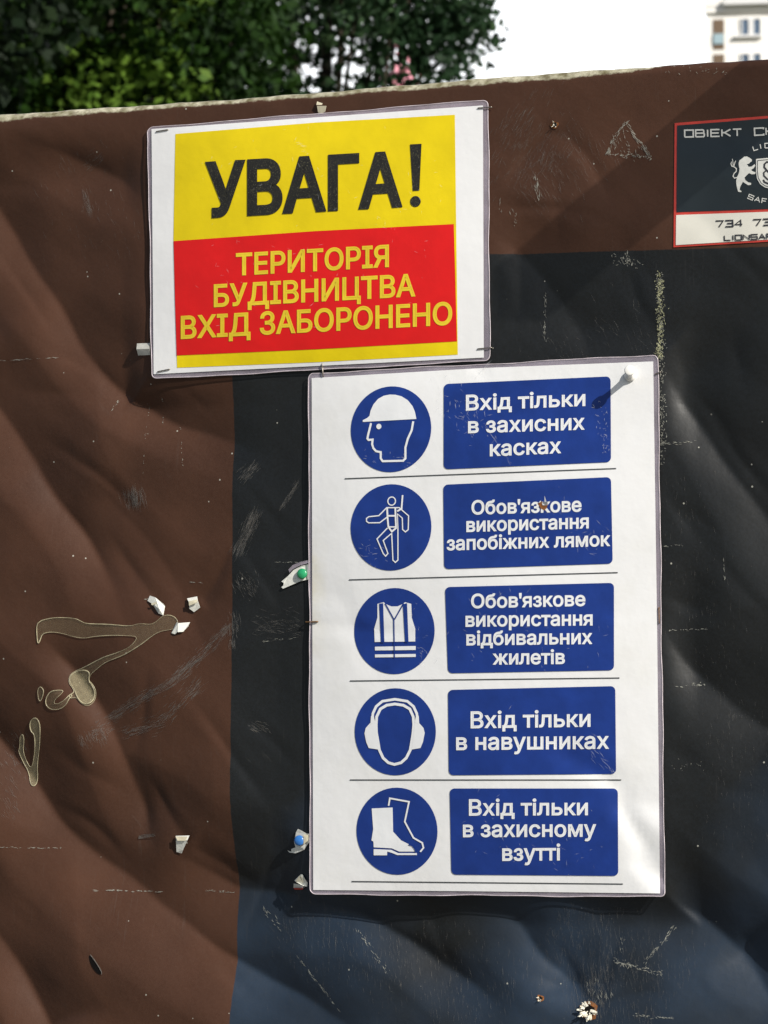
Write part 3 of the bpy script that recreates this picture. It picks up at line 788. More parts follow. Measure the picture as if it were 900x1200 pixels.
P.poly(z8([(119, 546), (131, 546), (136, 572), (117, 578)])); P.poly(z8([(311, 545), (300, 545), (294, 571), (313, 577)]))
P.build('white_symbol', M['whiteprint'], d4)
d5 = disc((465, 974), 51, 'round blue pictogram of a pair of work boots')
P = Print(sign2_y, .0011)
P.poly(z8([(122, 917), (206, 913), (208, 1010), (240, 1045), (270, 1060), (284, 1064), (297, 1078), (301, 1090), (232, 1090), (203, 1077), (130, 1073), (129, 1050), (121, 1045), (128, 1000)]))
P.poly(z8([(130, 1080), (200, 1083), (228, 1096), (303, 1096), (304, 1104), (225, 1104), (200, 1094), (184, 1090), (184, 1105), (130, 1105)]))
P.line(z8([(190, 906), (195, 876), (272, 890), (255, 970), (290, 1035), (325, 1055), (330, 1075), (317, 1091)]), 1.9)
P.build('white_symbol', M['whiteprint'], d5)
P = Print(sign2_y, .0015); P.line(z8([(270, 1062), (285, 1066), (296, 1080), (300, 1094)]), 1.4); P.build('toe_cap_line', M['blue'], d5)
staple((358, 729), (372, 728.5), sign2_y, sign2, 'rust', .0014, .0006)
staple((768, 438), (774, 436), sign2_y, sign2); staple((772, 712), (772.5, 730), sign2_y, sign2, 'rust'); staple((378, 431), (378.5, 441), sign2_y, sign2)
M['filmscratch'] = simple('film_scratch', (.75, .76, .78), .4, .5, .1, 100, trans=.70)
flecks('film_scratches', M['filmscratch'], [([(530, 500), (560, 470)], 40, 70, 7, .6, 55, .8), ([(560, 440), (575, 425)], 1, 14, 10, .5, None, .1), ([(540, 455), (600, 545)], 1, 18, 12, .45, None, .1),
    ([(690, 870), (722, 905)], 8, 20, 12, .6, None, .3), ([(640, 590), (712, 640)], 20, 40, 8, .5, 30, .6), ([(700, 470), (712, 530)], 10, 50, 4, .7, 60, .9), ([(430, 530), (495, 545)], 12, 24, 5, .6, 20, .8),
    ([(540, 700), (700, 780)], 60, 60, 8, .45, 35, 1.0), ([(425, 640), (450, 660)], 16, 24, 6, .5, 20, .8), ([(545, 960), (700, 1020)], 40, 50, 7, .45, 20, 1.0), ([(480, 700), (500, 780)], 12, 30, 8, .5, 30, .7)], sign2, sign2_y, .0014)
flecks('film_scratches', M['filmscratch'], [([(360, 180), (350, 165)], 3, 10, 8, .5, 0, .3), ([(230, 320), (500, 300)], 60, 50, 6, .45, 20, 1.2), ([(220, 180), (520, 230)], 60, 50, 6, .45, 60, 1.2)], sign1, sign1_y, .0014)
# torn spot on the harness panel
V = []; c = np.array((636, 591.0))
flatshape('torn_spot', [[(630, 590), (633, 587), (637, 589), (642, 590), (641, 595), (638, 598), (634, 596)]], sign2_y, .0013, M['holerust'], panel_objs[1])
pts = on([(635, 589), (643, 588), (641, 592), (636, 592), (639, 581), (640.5, 588), (638, 588), (634, 588), (631, 589.5), (633.5, 586.5)], sign2_y, .0016); pts[[1, 4], 1] -= .002
pymesh('curled_flap', pts, [(0, 1, 2, 3), (4, 5, 6), (7, 8, 9)], M['whiteprint'], panel_objs[1])

# ------------------------------------------------------------------ security sticker
zs_ = lambda pts: [(780 + x / 7.058, 130 + y / 7.058) for x, y in pts]
SW = 111.0                        # half width in pixels, centre line at x = 901
def mirror(pts): return [(2 * 901.0 - x, y - (x - 901) * .145) for x, y in pts]
sticker = empty('security_sticker', tuple(on([(850, 215)], sticker_y)[0]))
tag(sticker, 'dark grey and white security company sticker with red edge and lion crest', 'sticker')
flatshape('red_edge', [[(790.6, 144.2), (1012, 127), (1012, 276.5), (789.2, 289.8)]], sticker_y, 0, M['stickerred'], sticker, thick=.0003)
flatshape('slate_field', [[(793.6, 147), (1009, 130.2), (1009, 241), (792.8, 248.6)]], sticker_y, .0003, M['slate'], sticker)
flatshape('white_field', [[(792.4, 252), (1009, 244.3), (1009, 274), (792, 287.2)]], sticker_y, .0003, M['stickerwhite'], sticker)
# wide square letters drawn as strokes on a 0..1 grid, y up
GL = {'O': [[(0, 0), (1, 0), (1, 1), (0, 1), (0, 0)]], 'B': [[(0, 0), (.9, 0), (1, .12), (1, .4), (.88, .52), (0, .52)], [(.88, .52), (.94, .64), (.94, .88), (.85, 1), (0, 1), (0, 0)]],
      'I': [[(.5, 0), (.5, 1)]], 'E': [[(1, 0), (0, 0), (0, 1), (1, 1)], [(0, .5), (.9, .5)]], 'K': [[(0, 0), (0, 1)], [(1, 1), (.3, .52), (0, .52)], [(.3, .52), (1, 0)]],
      'T': [[(0, 1), (1, 1)], [(.5, 1), (.5, 0)]], 'C': [[(1, .8), (1, 1), (0, 1), (0, 0), (1, 0), (1, .2)]], 'H': [[(0, 0), (0, 1)], [(1, 0), (1, 1)], [(0, .5), (1, .5)]],
      'L': [[(0, 1), (0, 0), (1, 0)]], 'S': [[(0, .18), (0, 0), (1, 0), (1, .5), (0, .5), (0, 1), (1, 1), (1, .82)]], 'A': [[(0, 0), (.5, 1), (1, 0)], [(.2, .34), (.8, .34)]],
      'F': [[(0, 0), (0, 1), (1, 1)], [(0, .5), (.85, .5)]], 'N': [[(0, 0), (0, 1), (1, 0), (1, 1)]], '7': [[(0, 1), (1, 1), (.4, 0)]],
      '3': [[(0, 1), (1, 1), (1, 0), (0, 0)], [(.25, .52), (1, .52)]], '4': [[(.8, 0), (.8, 1), (0, .3), (1, .3)]]}
def stencil(pr, chars):
    """chars: (glyph, baseline-left px, baseline-right px, height px, stroke px)"""
    for g, a, b, h, w in chars:
        a, b = np.array(a, float), np.array(b, float); d = b - a; u = np.array([d[1], -d[0]]) / np.linalg.norm(d) * h
        for ln in GL[g]: pr.line([a + d * x + u * y for x, y in ln], w)
def row(s, x0, x1, y0, y1, h, w, gap=.28, iw=.22):
    ws = [iw if c == 'I' else (.7 if c == ' ' else 1.0) for c in s]; tot = sum(ws) + gap * (len(s) - 1); k = (x1 - x0) / tot; x = x0; out = []
    yy = lambda x: y0 + (y1 - y0) * (x - x0) / (x1 - x0)
    for c, q in zip(s, ws):
        if c != ' ': out.append((c, (x, yy(x)), (x + q * k, yy(x + q * k)), h, w))
        x += (q + gap) * k
    return out
P = Print(sticker_y, .0006)
stencil(P, row('OBIEKT', 802.5, 869, 160.6, 159.2, 8.0, 1.7)); stencil(P, row('CH', 884.5, 908.5, 158.6, 157.4, 8.2, 1.7))
P.build('white_lettering', M['stickersilver'], sticker); P = Print(sticker_y, .0006)
stencil(P, [('L', (883.5, 176.5), (888.4, 175), 5.0, 1.0), ('I', (890.8, 174.4), (892.8, 174), 5.2, 1.0), ('O', (896.5, 173.4), (903, 173.2), 5.4, 1.0)])
P.build('white_lettering', M['stickersilver'], sticker); P = Print(sticker_y, .0006)
stencil(P, [('S', (876.2, 232.4), (881.6, 234.6), 5.2, 1.0), ('A', (884, 235.4), (890, 237.2), 5.4, 1.0), ('F', (892.6, 237.9), (898, 238.6), 5.4, 1.0)])
P.build('white_lettering', M['stickersilver'], sticker)
P = Print(sticker_y, .0006)
stencil(P, row('734', 839, 870, 266.2, 265, 7.2, 1.7)); stencil(P, row('73', 883, 903.5, 264.6, 263.6, 7.2, 1.7))
P.build('black_lettering', M['stickerink'], sticker); P = Print(sticker_y, .0006)
stencil(P, row('LIONSAF', 849, 906, 281.8, 279.4, 5.6, 1.4))
P.build('black_lettering', M['stickerink'], sticker)
P = Print(sticker_y, .0006)
lion = zs_([(612, 408), (635, 392), (650, 378), (672, 376), (695, 388), (712, 400), (714, 415), (700, 424), (690, 436), (672, 440), (688, 462), (712, 460), (735, 440), (742, 452), (728, 474), (706, 488), (722, 500), (745, 508), (740, 522), (712, 524), (690, 514), (672, 530), (652, 552), (660, 572), (682, 590), (708, 596), (706, 612), (682, 614), (660, 600), (640, 586), (632, 600), (618, 626), (612, 652), (630, 664), (622, 672), (600, 668), (592, 640), (586, 610), (584, 578), (592, 545), (606, 515), (612, 480), (606, 455), (604, 430)])
P.poly(lion)
P.line(zs_([(590, 550), (570, 556), (558, 540), (566, 518), (584, 500), (586, 478), (570, 464), (548, 456), (540, 436), (548, 420)]), 1.1)
P.line(zs_([(560, 452), (556, 415), (552, 396)]), .9); P.line(zs_([(566, 455), (572, 430), (580, 412)]), .9)
P.build('lion_emblem', M['stickersilver'], sticker)
P = Print(sticker_y, .0006); P.poly(mirror(lion)); P.build('lion_emblem', M['stickersilver'], sticker)
P = Print(sticker_y, .0008)
sh = zs_([(748, 398), (800, 392), (855, 388), (912, 384), (964, 376), (966, 500), (955, 560), (930, 605), (895, 630), (858, 642), (820, 632), (782, 605), (756, 560), (748, 500)])
P.poly(sh); shield = P.build('shield', M['stickersilver'], sticker)
P = Print(sticker_y, .0010)
P.line(zs_([(760, 410), (954, 392), (955, 498), (944, 554), (920, 596), (890, 617), (858, 627), (824, 618), (790, 594), (767, 552), (760, 500)]), .6, True)
P.line(zs_([(878, 440), (860, 422), (836, 422), (818, 440), (816, 465), (836, 490), (868, 520), (884, 550), (872, 585), (845, 600), (818, 588), (808, 568)]), 2.0)
P.line(zs_([(836, 490), (812, 510), (814, 535), (838, 560), (868, 580)]), 1.6)
P.build('paragraph_mark', M['stickerink'], shield)

# ------------------------------------------------------------------ pins, scraps, glue, tape
def lathe(name, prof, origin, axis, m, parent=None, n=20):
    axis = np.array(axis, float); axis /= np.linalg.norm(axis); u = np.cross(axis, (0, 0, 1)); u /= np.linalg.norm(u); w = np.cross(axis, u); V, Fc = [], []
    for h, r in prof:
        for k in range(n): a = 2 * math.pi * k / n; V.append(np.array(origin) + axis * h + (u * math.cos(a) + w * math.sin(a)) * r)
    for i in range(len(prof) - 1):
        for k in range(n): Fc.append((i * n + k, i * n + (k + 1) % n, (i + 1) * n + (k + 1) % n, (i + 1) * n + k))
    Fc.append(tuple((len(prof) - 1) * n + k for k in range(n)))
    return pymesh(name, V, Fc, m, parent, True)
def push_pin(px, surf, off, m, label, k=1.0, dome=True, axis=(0.05, -1, .05)):
    o = on([px], surf, off)[0]; r = empty('push_pin', tuple(o)); tag(r, label, 'push pin')
    if dome: lathe('pin_head', [(0, .0035 * k), (.0008, .0044 * k), (.0013 * k, .0043 * k), (.0019 * k, .0036 * k), (.0024 * k, .0020 * k), (.0026 * k, .0002)], o, axis, m, r)
    else: lathe('pin_head', [(0, .0045), (.0012, .0047), (.0028, .0036), (.004, .0026), (.012, .0020), (.0165, .0027), (.0182, .0042), (.0194, .0042), (.0199, .0034), (.0200, .0002)], o, axis, m, r)
    tubeobj('steel_point', [o + np.array((0, .0004, 0)), o + np.array((0, .008, 0))], [.0006, .0002], M['steel'], r)
    return r
push_pin((738.5, 440.5), sign2_y, .0008, M['pin_white'], 'white plastic push pin standing out of the top right corner of the white sheet', dome=False, axis=(.28, -1, .12))

def crumple(name, polys, label, group=None, m='scrap', lift=.003, base=.0008, cat='paper scrap', extra=None):
    """polys: list of faces, each [(px, py, lift 0..1), ...]"""
    allp = np.array([p[:2] for f in polys for p in f]); c = on([allp.mean(0)], banner_y, base)[0]
    root = empty(name, tuple(c)); tag(root, label, cat, group)
    def piece(nm, fs, mt, k0):
        V, Fc = [], []
        for f in fs:
            P = on([p[:2] for p in f], banner_y, base + k0); P[:, 1] -= np.array([p[2] for p in f]) * lift
            j = len(V); n = len(f); V += list(P); B = P.copy(); B[:, 1] += .0003; V += list(B)
            Fc.append(tuple(range(j, j + n))); Fc.append(tuple(range(j + n, j + 2 * n))[::-1])
            Fc += [(j + i, j + (i + 1) % n, j + n + (i + 1) % n, j + n + i) for i in range(n)]
        return pymesh(nm, V, Fc, M[mt], root)
    piece('paper', polys, m, 0)
    if extra:
        for nm, fs, mt in extra: piece(nm, fs, mt, .0007)
    return root
zg = lambda pts: [(30 + x / 4.09, 690 + y / 4.09, l) for x, y, l in pts]
crumple('paper_scrap', [zg([(597, 33, .2), (628, 42, .9), (636, 66, 1.0), (610, 72, .5), (585, 58, .1)]), zg([(636, 66, 1.0), (628, 42, .9), (664, 72, .6), (670, 84, .3), (648, 96, 1.1)]), zg([(610, 72, .5), (636, 66, 1.0), (648, 96, 1.1), (638, 118, .2)]), zg([(648, 96, 1.1), (670, 84, .3), (660, 128, .1), (638, 118, .2)])],
        'crumpled white paper scrap above the right end of the long glue streak', 'torn paper remnants', extra=[('yellowed_fold', [zg([(606, 72, .7), (634, 64, 1.15), (636, 70, 1.2), (612, 80, .8)])], 'scrapcream')])
crumple('paper_scrap', [zg([(775, 46, .2), (825, 37, .5), (832, 58, 1.0), (790, 68, .9)]), zg([(790, 68, .9), (832, 58, 1.0), (838, 90, .3), (808, 112, .1), (790, 96, .6)])],
        'small square white paper scrap, rightmost above the glue streak', 'torn paper remnants', extra=[('yellowed_fold', [zg([(788, 60, 1.0), (830, 52, 1.1), (830, 66, 1.15), (792, 82, 1.1)])], 'scrapcream')])
crumple('paper_scrap', [zg([(726, 160, .2), (738, 165, .9), (735, 206, .8), (718, 218, .3), (700, 212, .1)]), zg([(738, 165, .9), (790, 160, .3), (782, 182, .6), (758, 206, .4), (735, 208, .8)])],
        'fan shaped white paper scrap touching the right end of the long glue streak', 'torn paper remnants')
crumple('paper_scrap', [[(206.5, 979.5, .3), (222.5, 979, .3), (221.5, 984, 1.0), (208, 984, 1.0)], [(208, 984, 1.0), (221.5, 984, 1.0), (215, 996, .4), (213, 1000, .1), (207, 998.5, .1)]],
        'white paper scrap alone low on the brown part of the banner', 'torn paper remnants', extra=[('yellowed_fold', [[(207, 980, .8), (221, 980.5, .8), (219, 985, 1.1), (210, 985, 1.1)]], 'scrapcream')])
zb = lambda pts: [(320 + x / 10.91, 950 + y / 10.91, l) for x, y, l in pts]
crumple('paper_scrap', [zb([(355, 815, .2), (378, 812, .4), (445, 925, .4), (440, 970, .2), (400, 960, .9), (300, 905, .8), (280, 890, .3)]), zb([(280, 930, .9), (395, 950, .9), (395, 990, .5), (268, 985, .4)])],
        'pale paper scrap with a red line by the lower left sheet corner', 'torn paper remnants', m='scrap', extra=[('red_line', [zb([(270, 985, .6), (392, 990, .7), (385, 1008, .5), (285, 1010, .4)])], 'stickerred'), ('yellowed_fold', [zb([(345, 830, .5), (375, 845, .7), (400, 910, .9), (300, 900, .9)])], 'scrapcream')])
za = lambda pts: [(320 + x / 10.0, 640 + y / 10.0, l) for x, y, l in pts]
crumple('paper_scrap', [za([(440, 205, .2), (442, 385, .3), (330, 410, .6), (120, 500, .4), (100, 480, .3), (125, 460, .3), (130, 430, .5), (100, 415, .3), (180, 350, .4), (250, 275, .5), (340, 230, .4)])],
        'torn white paper strip held by the green pin beside the white sheet', 'torn paper remnants', lift=.002, extra=[('clear_flap', [za([(190, 275, .9), (240, 225, 1.2), (330, 185, 1.2), (435, 160, .7), (436, 195, .9), (330, 225, .9), (240, 270, .8), (200, 310, .7)])], 'film')])
crumple('paper_scrap', [zb([(320, 235, .3), (350, 245, .5), (430, 290, .5), (488, 300, .3), (470, 400, .5), (380, 470, .6), (290, 465, .4), (270, 400, .2), (295, 280, .3)]), zb([(235, 490, .2), (300, 465, .5), (380, 470, .6), (470, 400, .7), (400, 500, .3), (290, 545, .2), (210, 535, .2), (185, 505, .2), (200, 515, .2), (235, 525, .2)])],
        'torn paper scrap held by the blue pin beside the white sheet', 'torn paper remnants', m='scrap', lift=.002, extra=[('yellowed_fold', [zb([(400, 300, .8), (470, 310, .7), (450, 390, .9), (400, 430, .9)])], 'scrapcream')])
push_pin((354.3, 672.5), banner_y, .0024, M['pin_green'], 'green round headed push pin through a torn paper strip', 1.0)
push_pin((351, 985), banner_y, .0024, M['pin_blue'], 'blue round headed push pin through a torn paper scrap', .98)
crumple('paper_scrap', [[(372, 119, .3), (379, 121.5, .8), (378.5, 123.5, 1.0), (372, 123.5, .9)], [(372.5, 124.5, .8), (383.5, 124.5, .8), (381.5, 131, .4), (377, 133.5, .2), (373, 132, .2)]],
        'pale yellowed paper flake between the fence top and the warning sheet', 'torn paper remnants', m='scrapcream', lift=.0025)
tp = on([(160.5, 402.5), (175.5, 402), (176, 416), (162, 416.5), (161, 409.5), (176, 409)], banner_y, .0012); tp[4:, 1] -= .0018
o = pymesh('tape_strip', list(tp) + [p + np.array((0, .0005, 0)) for p in tp], [(0, 1, 5, 4), (4, 5, 2, 3), (6, 10, 11, 7), (10, 9, 8, 11), (0, 6, 7, 1), (3, 2, 8, 9), (0, 4, 10, 6), (4, 3, 9, 10), (1, 7, 11, 5), (5, 11, 8, 2)], M['tape'])
tag(o, 'short piece of whitish tape sticking out left of the warning sheet', 'tape')
cp = on([(162, 983), (163, 979), (170, 977.5), (181, 977), (182, 980), (170, 982.5)], banner_y, .001); cp[2:4, 1] -= .0016
o = pymesh('plastic_shred', list(cp) + [p + np.array((0, .0004, 0)) for p in cp], [tuple(range(6)), tuple(range(6, 12))[::-1]] + [(i, (i + 1) % 6, 6 + (i + 1) % 6, 6 + i) for i in range(6)], M['scuff_dim'])
tag(o, 'thin greyish shred of plastic left of the lone white paper scrap', 'shred')

def glue(outline, label, m='glue', rim=.0009, group='dried glue drips'):
    ol = smooth_closed(outline, 2); c = ol.mean(0)
    root = empty('glue_drip', tuple(on([c], banner_y, .0006)[0])); tag(root, label, 'glue', group)
    bm = px_mesh([[tuple(p) for p in ol]], banner_y, .0007, step=4.0)
    bmobj('glue_film', bm, M[m], root, True)
    rp = on(densify(ol, 2.5, True), banner_y, .0008); k = np.arange(len(rp))
    rad = rim * .48 * (.62 + .3 * np.sin(k * .21 + 1) + .25 * np.sin(k * .083))
    V, Fc = tube(rp, np.clip(rad, .0002, .001), True); pymesh('bead_rim', V, Fc, M['gluerim'], root, True)
    return root
zq = lambda pts: [(30 + x / 4.09, 690 + y / 4.09) for x, y in pts]
glue(zq([(52, 170), (72, 155), (80, 150), (140, 137), (235, 140), (265, 155), (290, 168), (400, 170), (500, 180), (545, 165), (600, 172), (630, 155), (655, 130), (690, 124), (720, 138), (732, 165), (720, 190), (690, 196), (640, 205), (600, 230), (560, 262), (520, 288), (480, 312), (440, 330), (385, 350), (340, 385), (310, 412), (302, 440), (320, 455), (338, 490), (335, 530), (315, 555), (290, 563), (262, 545), (245, 520), (215, 525), (205, 512), (235, 495), (225, 475), (206, 450), (210, 415), (235, 395), (270, 382), (330, 350), (380, 325), (430, 310), (490, 285), (520, 258), (534, 235), (520, 226), (420, 222), (330, 228), (280, 238), (230, 230), (170, 212), (120, 206), (80, 215), (70, 245), (60, 265), (55, 240)]),
     'long dried glue streak bent like a Z on the brown banner', 'glue', .0009)
root = glue(zq([(212, 420), (240, 398), (280, 388), (310, 400), (302, 440), (320, 462), (334, 495), (328, 535), (292, 556), (262, 540), (242, 505), (236, 480), (214, 452)]),
     'thick dried glue blob at the lower end of the Z shaped streak', 'glue_thick', .0012)
for ch in root.children: ch.location.y -= .0006
glue(zq([(160, 485), (120, 490), (98, 520), (95, 555), (120, 580), (165, 578), (195, 555), (208, 525), (225, 512), (212, 505), (190, 530), (160, 550), (135, 552), (140, 530), (165, 510), (184, 488)]),
     'curled dried glue loop left of the thick glue blob', 'glue', .0009)
glue(zq([(68, 465), (88, 485), (82, 515), (70, 542), (62, 530), (56, 490)]), 'small dried glue drop above the V shaped glue drip', 'glue', .0008)
zv = lambda pts: [(x / 2.25, 550 + y / 2.25) for x, y in pts]
glue(zv([(78, 665), (92, 653), (104, 665), (106, 690), (104, 735), (98, 780), (100, 820), (92, 836), (80, 832), (77, 800), (60, 770), (48, 742), (52, 735), (52, 705), (60, 696), (64, 715), (60, 742), (72, 775), (84, 790), (92, 745), (92, 700), (80, 690)]),
     'V shaped dried glue drip, lowest on the brown side of the banner', 'glue_thick', .0008)

# added see-through arm and post, out of view, casting a band of shade
arm_px = np.array((787 + .785 * 330, 185 - .62 * 330)); a0 = on([arm_px], flat)[0]
arm = empty('added_blocker', (a0[0], .3, 0)); tag(arm, 'added see-through conduit on a timber post behind the fence, reaching out over the banner top', 'blocker')
boxobj('post', [((a0[0] - .03, .20, -.3), (a0[0] + .03, .26, a0[2] + .12))], M['timber'], arm, .004)
boxobj('arm', [((a0[0] - .0215, -.165, a0[2] - .0215), (a0[0] + .0215, .198, a0[2] + .0215))], M['tube'], arm)

# ------------------------------------------------------------------ trees, bush and tower block behind the fence
def leaf_material(name, a, b, c):
    t = NT(name); at = t.n.new("ShaderNodeAttribute"); at.attribute_name = "tint"
    m1 = t.mix(t.ramp(at.outputs["Fac"], 0, .6), a, b); m2 = t.mix(t.ramp(at.outputs["Fac"], .72, 1.0), m1, c)
    t.link(m2, t.b.inputs["Base Color"]); t.b.inputs["Roughness"].default_value = .6; t.b.inputs["Specular IOR Level"].default_value = .15
    tl = t.n.new("ShaderNodeBsdfTranslucent"); t.link(m2, tl.inputs[0]); mx = t.n.new("ShaderNodeMixShader"); mx.inputs[0].default_value = .22
    t.link(t.b.outputs[0], mx.inputs[1]); t.link(tl.outputs[0], mx.inputs[2]); t.link(mx.outputs[0], t.out.inputs[0]); return t.m
M['leaf_dark'] = leaf_material('dark_leaves', (.0045, .009, .0050), (.008, .017, .007), (.018, .034, .010))
M['leaf_mid'] = leaf_material('green_leaves', (.005, .015, .003), (.026, .068, .008), (.09, .16, .02))
M['leaf_edge'] = leaf_material('blue_green_leaves', (.008, .020, .009), (.017, .042, .016), (.04, .075, .03))
M['leaf_light'] = leaf_material('yellow_green_leaves', (.02, .042, .008), (.045, .075, .012), (.10, .13, .025))
M['bark'] = simple('bark', (.035, .028, .02), .9, .2, .3, 25, bump=(30, .6, .02))
M['petal'] = simple('pink_petals', (.62, .26, .32), .6, .3, .3, 40)
def leaves(name, centres, radii, count, size, m, parent, seed, squash=.75, hollow=.35):
    rg = np.random.default_rng(seed); centres = np.array(centres); radii = np.array(radii)
    w = radii ** 2; k = rg.choice(len(centres), count, p=w / w.sum())
    d = rg.normal(size=(count, 3)); d /= np.linalg.norm(d, axis=1)[:, None]
    rr = rg.uniform(hollow, 1, count) ** .6
    c = centres[k] + d * (radii[k] * rr)[:, None] * np.array([1, 1, squash]) + rg.normal(size=(count, 3)) * .03
    a = rg.normal(size=(count, 3)); a /= np.linalg.norm(a, axis=1)[:, None]
    b = np.cross(a, rg.normal(size=(count, 3))); b /= np.linalg.norm(b, axis=1)[:, None]
    n = np.cross(a, b); s = size * rg.uniform(.6, 1.25, count)[:, None]
    V = np.stack([c - a * s * .5, c + b * s * .30 + n * s * .07, c + a * s * .5, c - b * s * .30 + n * s * .07], 1).reshape(-1, 3)
    me = bpy.data.meshes.new(name); me.vertices.add(len(V)); me.vertices.foreach_set("co", V.ravel())
    me.loops.add(len(V)); me.loops.foreach_set("vertex_index", np.arange(len(V))); me.polygons.add(count)
    me.polygons.foreach_set("loop_start", np.arange(0, len(V), 4)); me.polygons.foreach_set("loop_total", np.full(count, 4))
    at = me.attributes.new("tint", 'FLOAT', 'FACE'); clump = rg.uniform(0, 1, len(centres))[k]
    at.data.foreach_set("value", np.clip(clump ** 1.3 * .85 + rg.uniform(0, .28, count), 0, 1).astype(np.float32)); me.update()
    return put(name, me, m, parent)
def tree(name, base, height, crown_r, crown_z0, label, m, seed, count, leaf, nclump=90, clump=(.35, .75), group=None, cat='tree', sparse_side=None):
    rg = np.random.default_rng(seed); root = empty(name, tuple(base)); tag(root, label, cat, group)
    bx, by = base[0], base[1]; cz = (height + crown_z0) / 2; hz = (height - crown_z0) / 2
    C, R_ = [], []
    while len(C) < nclump:
        p = rg.uniform(-1, 1, 3)
        q = np.linalg.norm(p)
        if q > 1 or q < .25: continue
        r = rg.uniform(*clump); C.append((bx + p[0] * (crown_r - r * .5), by + p[1] * (crown_r - r * .5), cz + p[2] * (hz - r * .4))); R_.append(r)
    V, Fc = tube([(bx, by, -.2), (bx + .05, by, height * .25), (bx - .05, by + .05, height * .5), (bx, by, height * .85)], [crown_r * .09, crown_r * .07, crown_r * .05, .02], n=10)
    for i in range(0, len(C), 3):
        s = np.array((bx, by, rg.uniform(.25, .6) * height)); e = np.array(C[i]); mid = (s + e) / 2 + np.array((0, 0, -.15)); v2, f2 = tube([s, mid, e], [crown_r * .022, crown_r * .014, .008], n=5)
        Fc += [tuple(len(V) + q for q in f) for f in f2]; V = list(V) + list(v2)
    pymesh('trunk', V, Fc, M['bark'], root, True)
    leaves('crown', C, R_, count, leaf, m, root, seed + 1)
    return root
TG = 'trees behind the hoarding'
p = at_depth([(-330, 60)], 13.0)[0]; tree('tree', (p[0], p[1], 0), 8.5, 2.15, 1.8, 'dense dark tree at the far left above the fence', M['leaf_dark'], 11, 52000, .11, 120, (.4, .8), TG)
p = at_depth([(130, 60)], 16.5)[0]; tree('tree', (p[0], p[1], 0), 9.0, 1.35, 2.4, 'mid green tree in the middle of the foliage above the warning sheet', M['leaf_mid'], 21, 46000, .095, 130, (.25, .6), TG)
p = at_depth([(385, 60)], 19.0)[0]; tree('tree', (p[0], p[1], 0), 9.5, 1.25, 2.6, 'blue green tree with an airy right edge against the white sky', M['leaf_edge'], 31, 24000, .085, 130, (.22, .5), TG)
p = at_depth([(60, 60)], 24.0)[0]; tree('tree', (p[0], p[1], 0), 11, 2.3, 2.5, 'broad shaded tree standing behind the others, seen through their gaps', M['leaf_dark'], 41, 50000, .10, 150, (.5, .9), TG)
p = at_depth([(120, 112)], 11.0)[0]; tree('shrub', (p[0], p[1], 0), float(p[2]) + .1, .34, 1.6, 'tall yellow green shrub tip peeping over the fence at the left', M['leaf_light'], 51, 5000, .05, 26, (.12, .22), None, 'shrub')
p = at_depth([(470, 90)], 9.0)[0]; rt = tree('flowering_shrub', (p[0], p[1], 0), float(p[2]) + .02, .16, 1.8, 'pink flowering shrub tip just over the fence top', M['leaf_mid'], 61, 2600, .045, 18, (.07, .12), None, 'shrub')
rg = np.random.default_rng(5); pc = at_depth([(464, 72), (470, 80), (460, 86), (479, 84), (470, 92), (484, 93), (455, 95)], 8.86)
leaves('blossoms', pc, [.020] * len(pc), 30, .028, M['petal'], rt, 71, 1.0, .1)

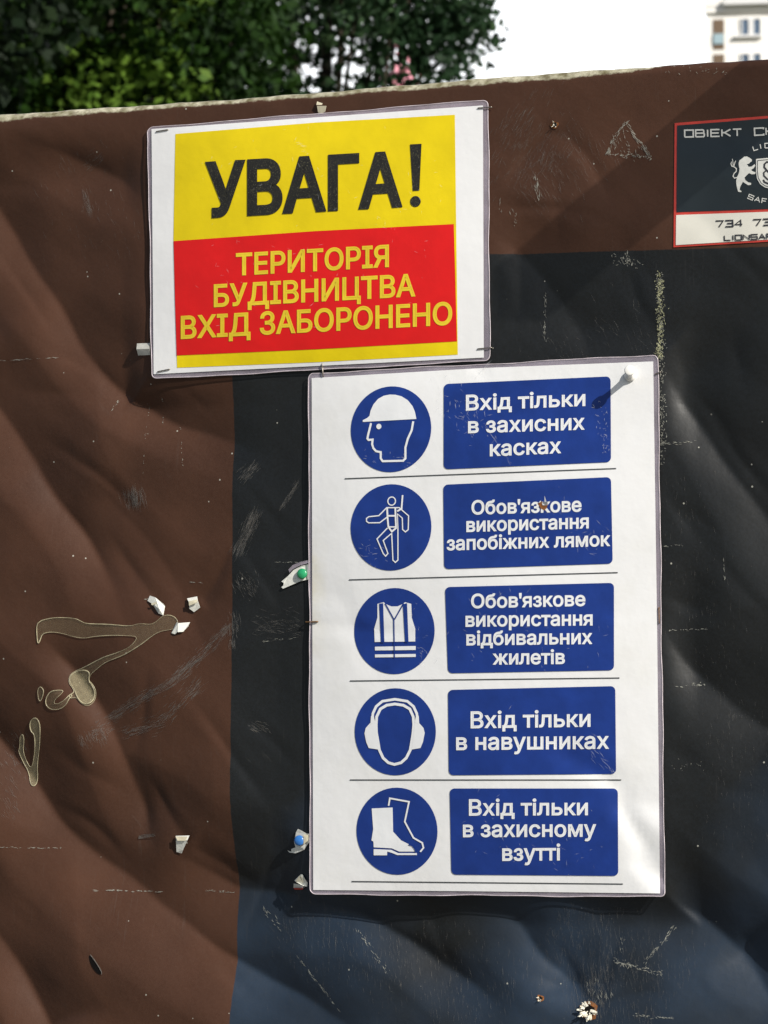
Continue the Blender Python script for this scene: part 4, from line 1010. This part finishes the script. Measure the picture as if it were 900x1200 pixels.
def tower():
    Y = 150.0
    cr = at_depth([(828, 9)], Y)[0]; fx, fy = cr[0], cr[1]
    sc = (at_depth([(829, 9)], Y)[0] - cr)[0]; s = abs(sc)          # metres per pixel
    root = empty('apartment_tower', (fx, fy, 0)); tag(root, 'cream apartment tower far off at the upper right edge', 'building')
    wall_m = simple('cream_render', (.88, .86, .82), .8, .2, .05, .3); glass = simple('window_glass', (.09, .13, .19), .15, .6, .2, .5); fr = simple('window_frame', (.72, .72, .72), .6); log = simple('loggia_brown', (.16, .11, .07), .8); lb = simple('loggia_blue', (.33, .45, .50), .6)
    W_ = 24.0; zt = cr[2]; H3 = 35.6 * s * 1.02
    zof = lambda py: float(at_depth([(870, py)], Y)[0, 2])
    xof = lambda px: float(at_depth([(px, 40)], Y)[0, 0])
    boxobj('wall', [((fx, fy, 0), (fx + W_, fy + 12, zt))], wall_m, root)
    rf = boxobj('roof', [((xof(848), fy - .5, zt + .02), (fx + W_ + .3, fy + 12.3, zt + .35))], fr, root)
    boxobj('roof_structure', [((xof(852), fy + .6, zt + .36), (fx + W_, fy + 11, zt + 2.4))], simple('pale_cladding', (.60, .72, .72), .6), rf)
    boxobj('parapet', [((fx - .1, fy - .12, zt + .02), (xof(846), fy + 3, zt + 1.6))], wall_m, rf)
    boxobj('cornice', [((fx - .12, fy - .14, zt - .30), (fx + W_, fy - .003, zt - .02))], wall_m, root)
    for k in range(6):
        dz = -k * (zof(22.5) - zof(63.5))
        a, b, c, d = xof(835.5), xof(848), zof(20) + dz, zof(55) + dz
        lg = boxobj('loggia', [((a, fy - .04, d), (b, fy + .01, c))], log, root)
        boxobj('loggia_screen', [((a + .02, fy - .10, zof(49) + dz), (b - .02, fy - .045, zof(37) + dz))], lb, lg)
        for j in range(4):
            x0, x1 = xof(868.5) + j * 4.6, xof(889) + j * 4.6; z1, z0 = zof(21) + dz, zof(39.5) + dz
            w = boxobj('window', [((x0, fy - .06, z0), (x1, fy - .003, z1))], glass, root)
            mid = (x0 + x1) / 2; f = .07
            boxobj('window_frame', [((mid - .13, fy - .12, z0), (mid + .13, fy - .062, z1)), ((x0 - f, fy - .10, z0), (x0 - .002, fy - .005, z1)), ((x1 + .002, fy - .10, z0), (x1 + f, fy - .005, z1)), ((x0 - f, fy - .10, z1 + .002), (x1 + f, fy - .005, z1 + f))], fr, w)
            boxobj('sill', [((x0 - .4, fy - .22, z0 - .12), (x1 + .1, fy - .004, z0 - .004))], fr, w)
tower()
bpy.data.objects['apartment_tower'].rotation_euler = (0, 0, math.radians(13))
bpy.context.view_layer.update()
